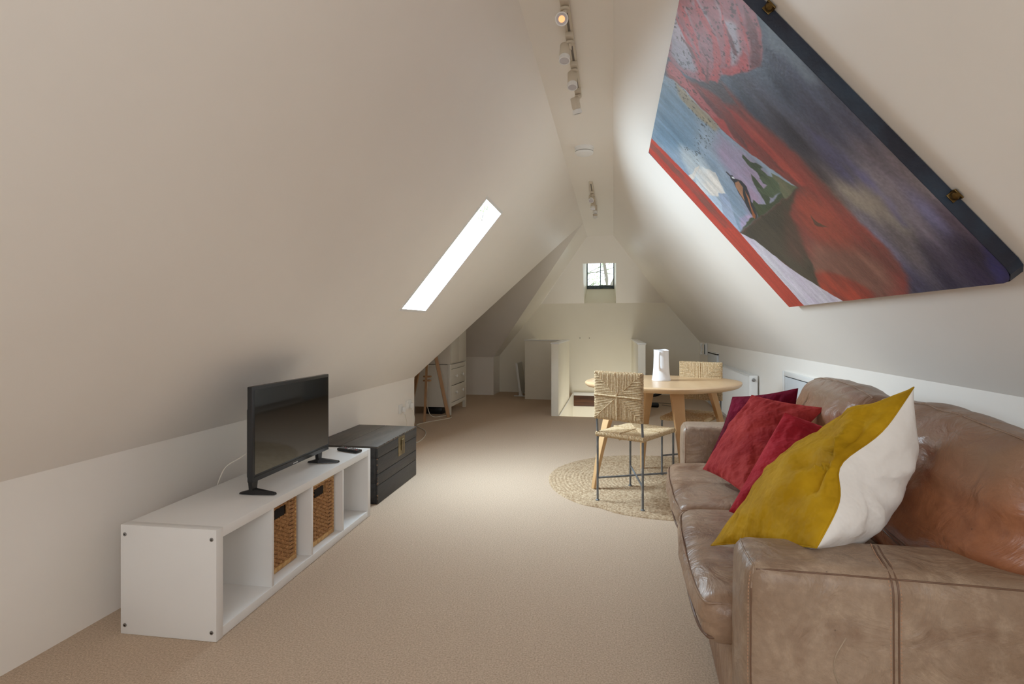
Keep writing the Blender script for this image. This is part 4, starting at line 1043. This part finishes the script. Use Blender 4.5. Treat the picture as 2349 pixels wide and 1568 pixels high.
# ------------------------------------------------------------------ rush chairs
def rope_panel(wd, ht, th, n_w, n_h, rr, bulge=.004):
    """envelope-woven rope panel centred at origin in the x (width) / z (height) plane, front towards -y"""
    b = MB(); rd_ = random.Random(11)
    def strand(a, amax, bmax, swap):
        cd = abs(a) / amax * bmax                        # meets the diagonal here
        if bmax - cd < .012: cd = bmax - .012
        for sgn in (1, -1):
            pts = []
            m_ = 5
            for i in range(m_): 
                c = cd + (bmax - th / 2 - cd) * i / (m_ - 1); 
                pts.append((c, -th / 2 - bulge * (1 - c / bmax)))
            for i in range(1, 4):
                an = math.pi * i / 4; pts.append((bmax - th / 2 + math.sin(an) * th / 2, -math.cos(an) * th / 2))
            for i in range(3):
                c = bmax - th / 2 - (bmax - th / 2 - cd) * i / 2; pts.append((c, th / 2 + bulge * (1 - c / bmax)))
            j1, j2 = rd_.uniform(-1, 1) * rr * .18, rd_.uniform(-1, 1) * rr * .2
            out = []
            for k, (c, y) in enumerate(pts):
                aa = a + j1 * math.sin(k * 1.1 + a * 40); yy_ = y + (j2 if k < m_ else 0)
                out.append((c * sgn, yy_, aa) if swap else (aa, yy_, c * sgn))
            b.tube(out, [rr * (1 + .14 * ((k + int(a * 900)) % 2)) for k in range(len(out))], 6)
    for i in range(n_w):
        a = -wd / 2 + wd * (i + .5) / n_w; strand(a, wd / 2, ht / 2, False)
    for i in range(n_h):
        a = -ht / 2 + ht * (i + .5) / n_h; strand(a, ht / 2, wd / 2, True)
    # ridges where the weave meets in the middle
    b.tube([(-wd / 2 + .004, -th / 2 - bulge - .002, .003), (0, -th / 2 - bulge - .004, 0), (wd / 2 - .004, -th / 2 - bulge - .002, -.003)], rr * 1.2, 6)
    b.tube([(0, -th / 2 - bulge - .004, .02), (0, -th / 2 - bulge - .004, -ht / 2 + .004)], rr * 1.1, 6)
    dg = th / 2 + bulge + .003
    for sx_ in (-1, 1):
        for sz_ in (-1, 1):
            for yy2 in (-dg, dg):
                b.tube([(sx_ * (wd / 2 - .012), yy2 * .8, sz_ * (ht / 2 - .012)), (sx_ * wd / 4, yy2 * .95, sz_ * ht / 4), (0, yy2, 0)], rr * .55, 5)
    b.tube([(0, dg, ht / 2 - .01), (0, dg, -ht / 2 + .01)], rr, 6)
    b.box(-wd / 2 + .012, wd / 2 - .012, -th / 2 + .004, th / 2 - .004, -ht / 2 + .012, ht / 2 - .012)
    return b
CW, CD, CH, CS = .335, .455, .875, .462
def make_chair(loc, rz, label):
    t = thing('dining_chair', label, 'chair', loc, rz, 'rush and steel chairs at the oak table')
    hw = CW / 2; r_ = .0075
    for s in (-1, 1):
        b = MB(); b.tube([(s * hw, 0, .006), (s * hw, 0, CS), (s * hw, -.012, .60), (s * hw, -.018, CH - .012)], r_, 10)
        b.lathe([(.013, 0), (.013, .004), (.008, .009)], 12, Matrix.Translation((s * hw, 0, 0))); b.build('back_leg', STEEL, t, smooth=50)
        b = MB(); b.tube([(s * hw, CD, .006), (s * hw, CD, CS)], r_, 10); b.lathe([(.013, 0), (.013, .004), (.008, .009)], 12, Matrix.Translation((s * hw, CD, 0)))
        b.build('front_leg', STEEL, t, smooth=50)
    b = MB(); b.tube([(-hw, 0, .152), (hw, CD, .152)], .0068, 8); b.build('stretcher', STEEL, t, smooth=50)
    b = MB(); b.tube([(hw, 0, .150), (-hw, CD, .150)], .0068, 8); b.build('stretcher', STEEL, t, smooth=50)
    b = MB(); z = CS - .012
    b.tube([(-hw, 0, z), (hw, 0, z)], .006, 8); b.tube([(-hw, CD, z), (hw, CD, z)], .006, 8); b.tube([(-hw, 0, z), (-hw, CD, z)], .006, 8); b.tube([(hw, 0, z), (hw, CD, z)], .006, 8)
    b.build('seat_rail', STEEL, t, smooth=50)
    b = rope_panel(CW + .018, .315, .024, 34, 30, .0052)
    b.v = [(v[0], v[1] - .016, v[2] + CH - .1575) for v in b.v]
    b.build('rush_back', ROPE, t, smooth=70)
    b = rope_panel(CW + .022, CD + .022, .026, 34, 44, .0052)
    b.v = [(v[0], v[2] + CD / 2, -v[1] + CS - .011) for v in b.v]
    b.f = [f[::-1] for f in b.f]
    b.build('rush_seat', ROPE, t, smooth=70)
    return t
make_chair((.04, 3.772, .010), R(-30.1), 'rush-backed steel chair nearest the camera, seen from behind, left of the sofa')
make_chair((.72, 4.958, .010), R(155.7), 'rush-seated steel chair on the far side of the oak table, in front of the radiator')

# ------------------------------------------------------------------ leather sofa
SA = R(-2.13)
sf = thing('sofa', 'long worn tan leather two-seat sofa along the right knee wall', 'sofa', (.3187, 1.4391, 0), SA)
SLN_ = 2.09; DPT = .93; AW = .232
def arm(y0, y1, zt, seed):
    b = MB(); hx, hy, hz = DPT / 2, (y1 - y0) / 2, zt / 2
    b.softbox((DPT / 2, (y0 + y1) / 2, zt / 2 + .005), (hx, hy, hz), .042, crown=(.006, .006, .008), n=(26, 8, 16), amp=.0035, fr=5, seed=seed)
    o = b.build('arm', LEA, sf, smooth=180, weld=True)
    def P(x, y, z):          # point on the arm's skin nearest to a box-surface point (x, y from 0..1 of the box)
        return b.pt([x - DPT / 2, y - hy, z - hz])
    return o, P
a1, P1 = arm(0, AW, .605, 1.0); a2, P2 = arm(SLN_ - AW + .008, SLN_, .615, 4.0)
b = MB(); b.box(.0, DPT - .02, AW - .01, SLN_ - AW + .01, .02, .30, bev=.015); b.build('base', LEA2, sf, smooth=30)
b = MB(); b.box(.001, .004, AW + .05, AW + .056, .02, .29); b.build('base_seam', SEAML, sf)
b = MB(); b.softbox((DPT - .09, SLN_ / 2, .40), (.09, SLN_ / 2 - .12, .38), .05, n=(4, 20, 8), amp=.003); b.build('back_frame', LEA, sf, smooth=180, weld=True)
for x in (.05, DPT - .08):
    for y in (.05, SLN_ - .08):
        b = MB(); b.box(x, x + .05, y, y + .05, 0, .03); b.build('foot', BLACKP, sf)
ym = 1.045
def seatc(y0, y1, seed):
    def sag(p, u, nrm):
        # front edge hangs over the base; the front lower part tucks in
        if u[0] < -.8 and p.z < 0: p.x += .010
        p.z += -.010 * max(0, 1 - abs(u[1])) * (1 if nrm.z > .3 else 0) * max(0, 1 - (u[0] - .1) ** 2) - (.012 * max(0, -u[0] - .55))
        return p
    b = MB(); b.softbox((.335, (y0 + y1) / 2, .353), (.415, (y1 - y0) / 2, .070), .045, crown=(.028, .008, .030), n=(30, 30, 6), amp=.0055, fr=7, seed=seed, fn=sag)
    o = b.build('seat_cushion', LEA2, sf, smooth=180, weld=True)
    # piping along the front top edge and down the sides
    for zz, xx in ((.402, -.083), (.306, -.080)):
        pts = catmull([(.25, y0 + .016, zz + .004), (-.02, y0 + .010, zz), (xx + .012, y0 + .028, zz - .004), (xx - .007, y0 + .15, zz - .003), (xx - .012, (y0 + y1) / 2, zz), (xx - .007, y1 - .15, zz - .003), (xx + .012, y1 - .028, zz - .004), (-.02, y1 - .010, zz), (.25, y1 - .016, zz + .004)], 8)
        m = MB(); m.tube(pts, .0042, 6); m.build('piping', SEAML if zz < .35 else LEA2, o, smooth=60)
    return o
seatc(AW - .012, ym - .002, 2.0); seatc(ym + .002, SLN_ - AW + .006, 9.0)
def backc(y0, y1, seed, lean=14, cx=.675, cz=.665, hz=.235):
    ca2, sa2 = math.cos(R(lean)), math.sin(R(lean))
    def fn(p, u, nrm):
        p.z += .02 * (1 - u[1] ** 2) * (1 if u[2] > 0 else 0)                # crowned top
        p.x -= .03 * max(0, -u[2]) * (1 - u[1] ** 2)
        w = mn.noise(Vector((p.x * 4 + seed, p.y * 3.2 + p.z * 2, p.z * 17))) * .015 * max(0, 1 - abs(u[2]) ** 3) * (1.25 - u[2])
        w += mn.noise(Vector((p.x * 4, p.y * 9 + seed, p.z * 5))) * .008
        p += nrm * w
        return Vector((p.x * ca2 + p.z * sa2, p.y, -p.x * sa2 + p.z * ca2))
    b = MB(); b.softbox((cx, (y0 + y1) / 2, cz), (.095, (y1 - y0) / 2, hz), .075, crown=(.062, .010, .016), n=(10, 48, 40), amp=.007, fr=6, seed=seed, fn=fn)
    o = b.build('back_cushion', LEA3, sf, smooth=180, weld=True)
    hy = (y1 - y0) / 2
    def sm(pts, rad, mt, nm):
        m = MB(); m.tube([b.pt(q) for q in pts], rad, 6); m.build(nm, mt, o, smooth=60)
    ys = [(-1 + 2 * i / 30.0) * (hy - .03) for i in range(31)]
    sm([(-.095 + .03, y, hz) for y in ys], .0042, LEA3, 'piping')
    sm([(.060, y, hz) for y in ys], .004, LEA3, 'piping')
    zl = [-hz + .055 + .16 * (i / 30.0) ** 1.3 for i in range(31)]
    sm([(-.095, y, z) for y, z in zip(ys, zl)], .0026, SEAML, 'seam')
    sm([(-.095, y, z + .012) for y, z in zip(ys, zl)], .0018, SEAML, 'seam')
    sm([(-.095, -hy + .05 + .05 * math.sin(i / 9.0), -hz + .03 + i * .012) for i in range(6)], .0026, SEAML, 'seam')
    return o
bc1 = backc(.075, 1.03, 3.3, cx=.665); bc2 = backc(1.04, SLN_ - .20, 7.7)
# stitched seams
def stitched(parent, pts, nm='seam', off=.006, nrmv=None, st=True, rad=.0022):
    P = catmull(pts, 10); m = MB(); m.tube(P, rad, 6); m.build(nm, SEAML, parent, smooth=60)
    if st:
        m = MB(); L_ = 0; s_ = MB()
        tot = [0]
        for i in range(1, len(P)): tot.append(tot[-1] + (P[i] - P[i - 1]).length)
        k = int(tot[-1] / .0085); 
        for q_ in range(k):
            a = q_ * .0085; 
            def at_(d):
                for i in range(1, len(P)):
                    if tot[i] >= d: return P[i - 1].lerp(P[i], (d - tot[i - 1]) / max(1e-6, tot[i] - tot[i - 1]))
                return P[-1]
            p, q2 = at_(a), at_(a + .005); t_ = (q2 - p).normalized(); sd = t_.cross(Vector(nrmv)).normalized()
            s_.tube([p + sd * off, q2 + sd * off], .0011, 4)
        s_.build('stitching', THREAD, parent, kind='stuff')
z_ = .605
vs1 = [P1(.0, .0, z) for z in np.linspace(.03, z_ - .06, 14)] + [P1(.008, .008, z_ - .012), P1(.012, .02, z_), P1(.010, .05, z_), P1(.006, .11, z_), P1(.008, .18, z_), P1(.012, .215, z_)]
stitched(a1, vs1[:15], off=-.0065, nrmv=(0, -1, 0))
m = MB(); m.tube(vs1[13:], .0028, 6); m.build('piping', LEA, a1, smooth=60)
stitched(a1, [P1(x, .0, z_) for x in np.linspace(.012, .91, 20)], off=.006, nrmv=(0, -1, .5))
for k, dx in enumerate((0, .011)):
    pts = [P1(.314 + dx, 0, z) for z in np.linspace(.03, z_ - .04, 12)] + [P1(.314 + dx, .0, z_), P1(.317 + dx, .05, z_), P1(.325 + dx, .11, z_), P1(.338 + dx, .17, z_), P1(.35 + dx, .215, z_)]
    stitched(a1, pts, off=.0055 if k else -.0055, nrmv=(0, -1, .6))
# pale curved scuff on the outer face of the near arm
sc = [P1(x, 0, z) for x, z in ((.215, .455), (.205, .435), (.195, .415), (.190, .395), (.190, .375), (.196, .355), (.205, .335))]
m = MB(); m.tube(catmull(sc, 4), .0028, 6, flat=.6); m.build('scuff_mark', mat('pale_scuff', (176, 158, 138), .7), a1, smooth=60)
hy2 = (AW - .008) / 2
vs2 = [P2(0, .0, z) for z in np.linspace(.30, .56, 8)] + [P2(.008, .008, .603), P2(.012, .03, .615), P2(.010, .12, .615), P2(.012, .20, .615)]
stitched(a2, vs2[:10], off=.005, nrmv=(-1, 0, 0)); m = MB(); m.tube(vs2, .0028, 6); m.build('piping', LEA, a2, smooth=60)

# ------------------------------------------------------------------ throw cushions
def cushion(name, label, corners, tf, tb, mf, mb_, seed, bow=.06, N=44, edge_push=None, wr=.012, pipe=None, pinch=.5, bvec=None):
    P = [Vector(c) for c in corners]                    # u: 0->1 along 0..1, v: 0->1 along 0..3
    c0 = sum(P, Vector()) / 4
    t = thing(name, label, 'cushion', c0, 0, 'velvet cushions on the sofa')
    nrm = (P[1] - P[0]).cross(P[3] - P[0]).normalized()
    eu = (P[1] - P[0]).normalized(); ev = (P[3] - P[0]).normalized()
    def base(u, v):
        p = P[0] * (1 - u) * (1 - v) + P[1] * u * (1 - v) + P[2] * u * v + P[3] * (1 - u) * v
        bu, bv = 4 * u * (1 - u), 4 * v * (1 - v)
        d = (c0 - p)
        k = bow * (bu * abs(2 * v - 1) ** 3 + bv * abs(2 * u - 1) ** 3)
        p = p + d * k
        if edge_push:
            for (eu_, ev_, rad, vec) in edge_push:
                g = math.exp(-((u - eu_) ** 2 + (v - ev_) ** 2) / (rad * rad)); p = p + Vector(vec) * g
        return p
    def face(T, sg):
        b = MB(); vs = []; dr_ = nrm * sg
        if sg < 0 and bvec: dr_ = Vector(bvec).normalized()
        for i in range(N + 1):
            u = .5 - .5 * math.cos(math.pi * i / N)
            for j in range(N + 1):
                v = .5 - .5 * math.cos(math.pi * j / N)
                s_ = (max(0, math.sin(math.pi * u)) * max(0, math.sin(math.pi * v)))
                th = T * s_ ** pinch
                p = base(u, v)
                q = p * 7 + Vector((seed, seed * 2, 0))
                # creases running out from the corners and edges
                w = mn.noise(q) + .6 * mn.noise(q * 2.2)
                ang = math.atan2(v - .5, u - .5); rad_ = math.hypot(u - .5, v - .5)
                if edge_push:
                    du_, dv_ = u - edge_push[0][0], v - edge_push[0][1]; dd2 = math.hypot(du_, dv_)
                    w += 1.5 * math.sin(math.atan2(dv_, du_) * 9 + .8 * mn.noise(q)) * math.exp(-(dd2 / .26) ** 2) * min(1, dd2 * 8)
                w += .55 * math.sin(ang * 17 + 3 * mn.noise(q * 1.5)) * min(1, rad_ * 1.6) ** 2
                vs.append(p + dr_ * (th + w * wr * (.55 if (sg < 0 and bvec) else 1) * min(1, s_ * 3.0)) - c0)
        fs = []
        for i in range(N):
            for j in range(N):
                f = (i * (N + 1) + j, (i + 1) * (N + 1) + j, (i + 1) * (N + 1) + j + 1, i * (N + 1) + j + 1)
                fs.append(f if sg > 0 else f[::-1])
        b.add(vs, fs); return b
    face(tf, 1).build('front_cover', mf, t, smooth=180)
    face(tb, -1).build('back_cover', mb_, t, smooth=180)
    ring_ = [base(k / 24, 0) for k in range(24)] + [base(1, k / 24) for k in range(24)] + [base(1 - k / 24, 1) for k in range(24)] + [base(0, 1 - k / 24) for k in range(25)]
    m = MB(); m.tube([p - c0 for p in ring_], .0022, 6, cap=False); m.build('edge_seam', pipe or mf, t, smooth=180)
    return t
cushion('throw_cushion', 'large mustard velvet cushion with white linen back, nearest on the sofa arm',
        [(.318, 1.947, .462), (.50, 1.52, .632), (.841, 1.777, 1.013), (.676, 2.124, .78)], (.088), .20, VELY, LINEN, 2.0, bow=.05, bvec=(.8, -.32, -.38),
        edge_push=[(1, .48, .16, (-.052, .008, .0))], pipe=VELY, wr=.020)
cushion('throw_cushion', 'coral red velvet cushion leaning flat, second from the far arm of the sofa',
        [(.432, 2.872, .490), (.530, 2.475, .497), (.935, 2.738, .819), (.671, 2.935, .848)], .065, .05, VELR, VELR, 5.0, bow=.04, wr=.016)
cushion('throw_cushion', 'bright scarlet velvet cushion wedged between the coral and mustard cushions',
        [(.425, 2.20, .50), (.64, 2.07, .475), (.93, 2.36, .745), (.680, 2.42, .838)], .085, .085, VELR2, VELR2, 8.0, bow=.0, wr=.016)
cushion('throw_cushion', 'dark burgundy velvet cushion propped against the far arm of the sofa',
        [(.526, 3.235, .478), (.907, 3.10, .47), (.911, 3.03, .876), (.641, 3.235, .801)], .05, .05, VELB, VELB, 11.0, bow=.06, wr=.014)
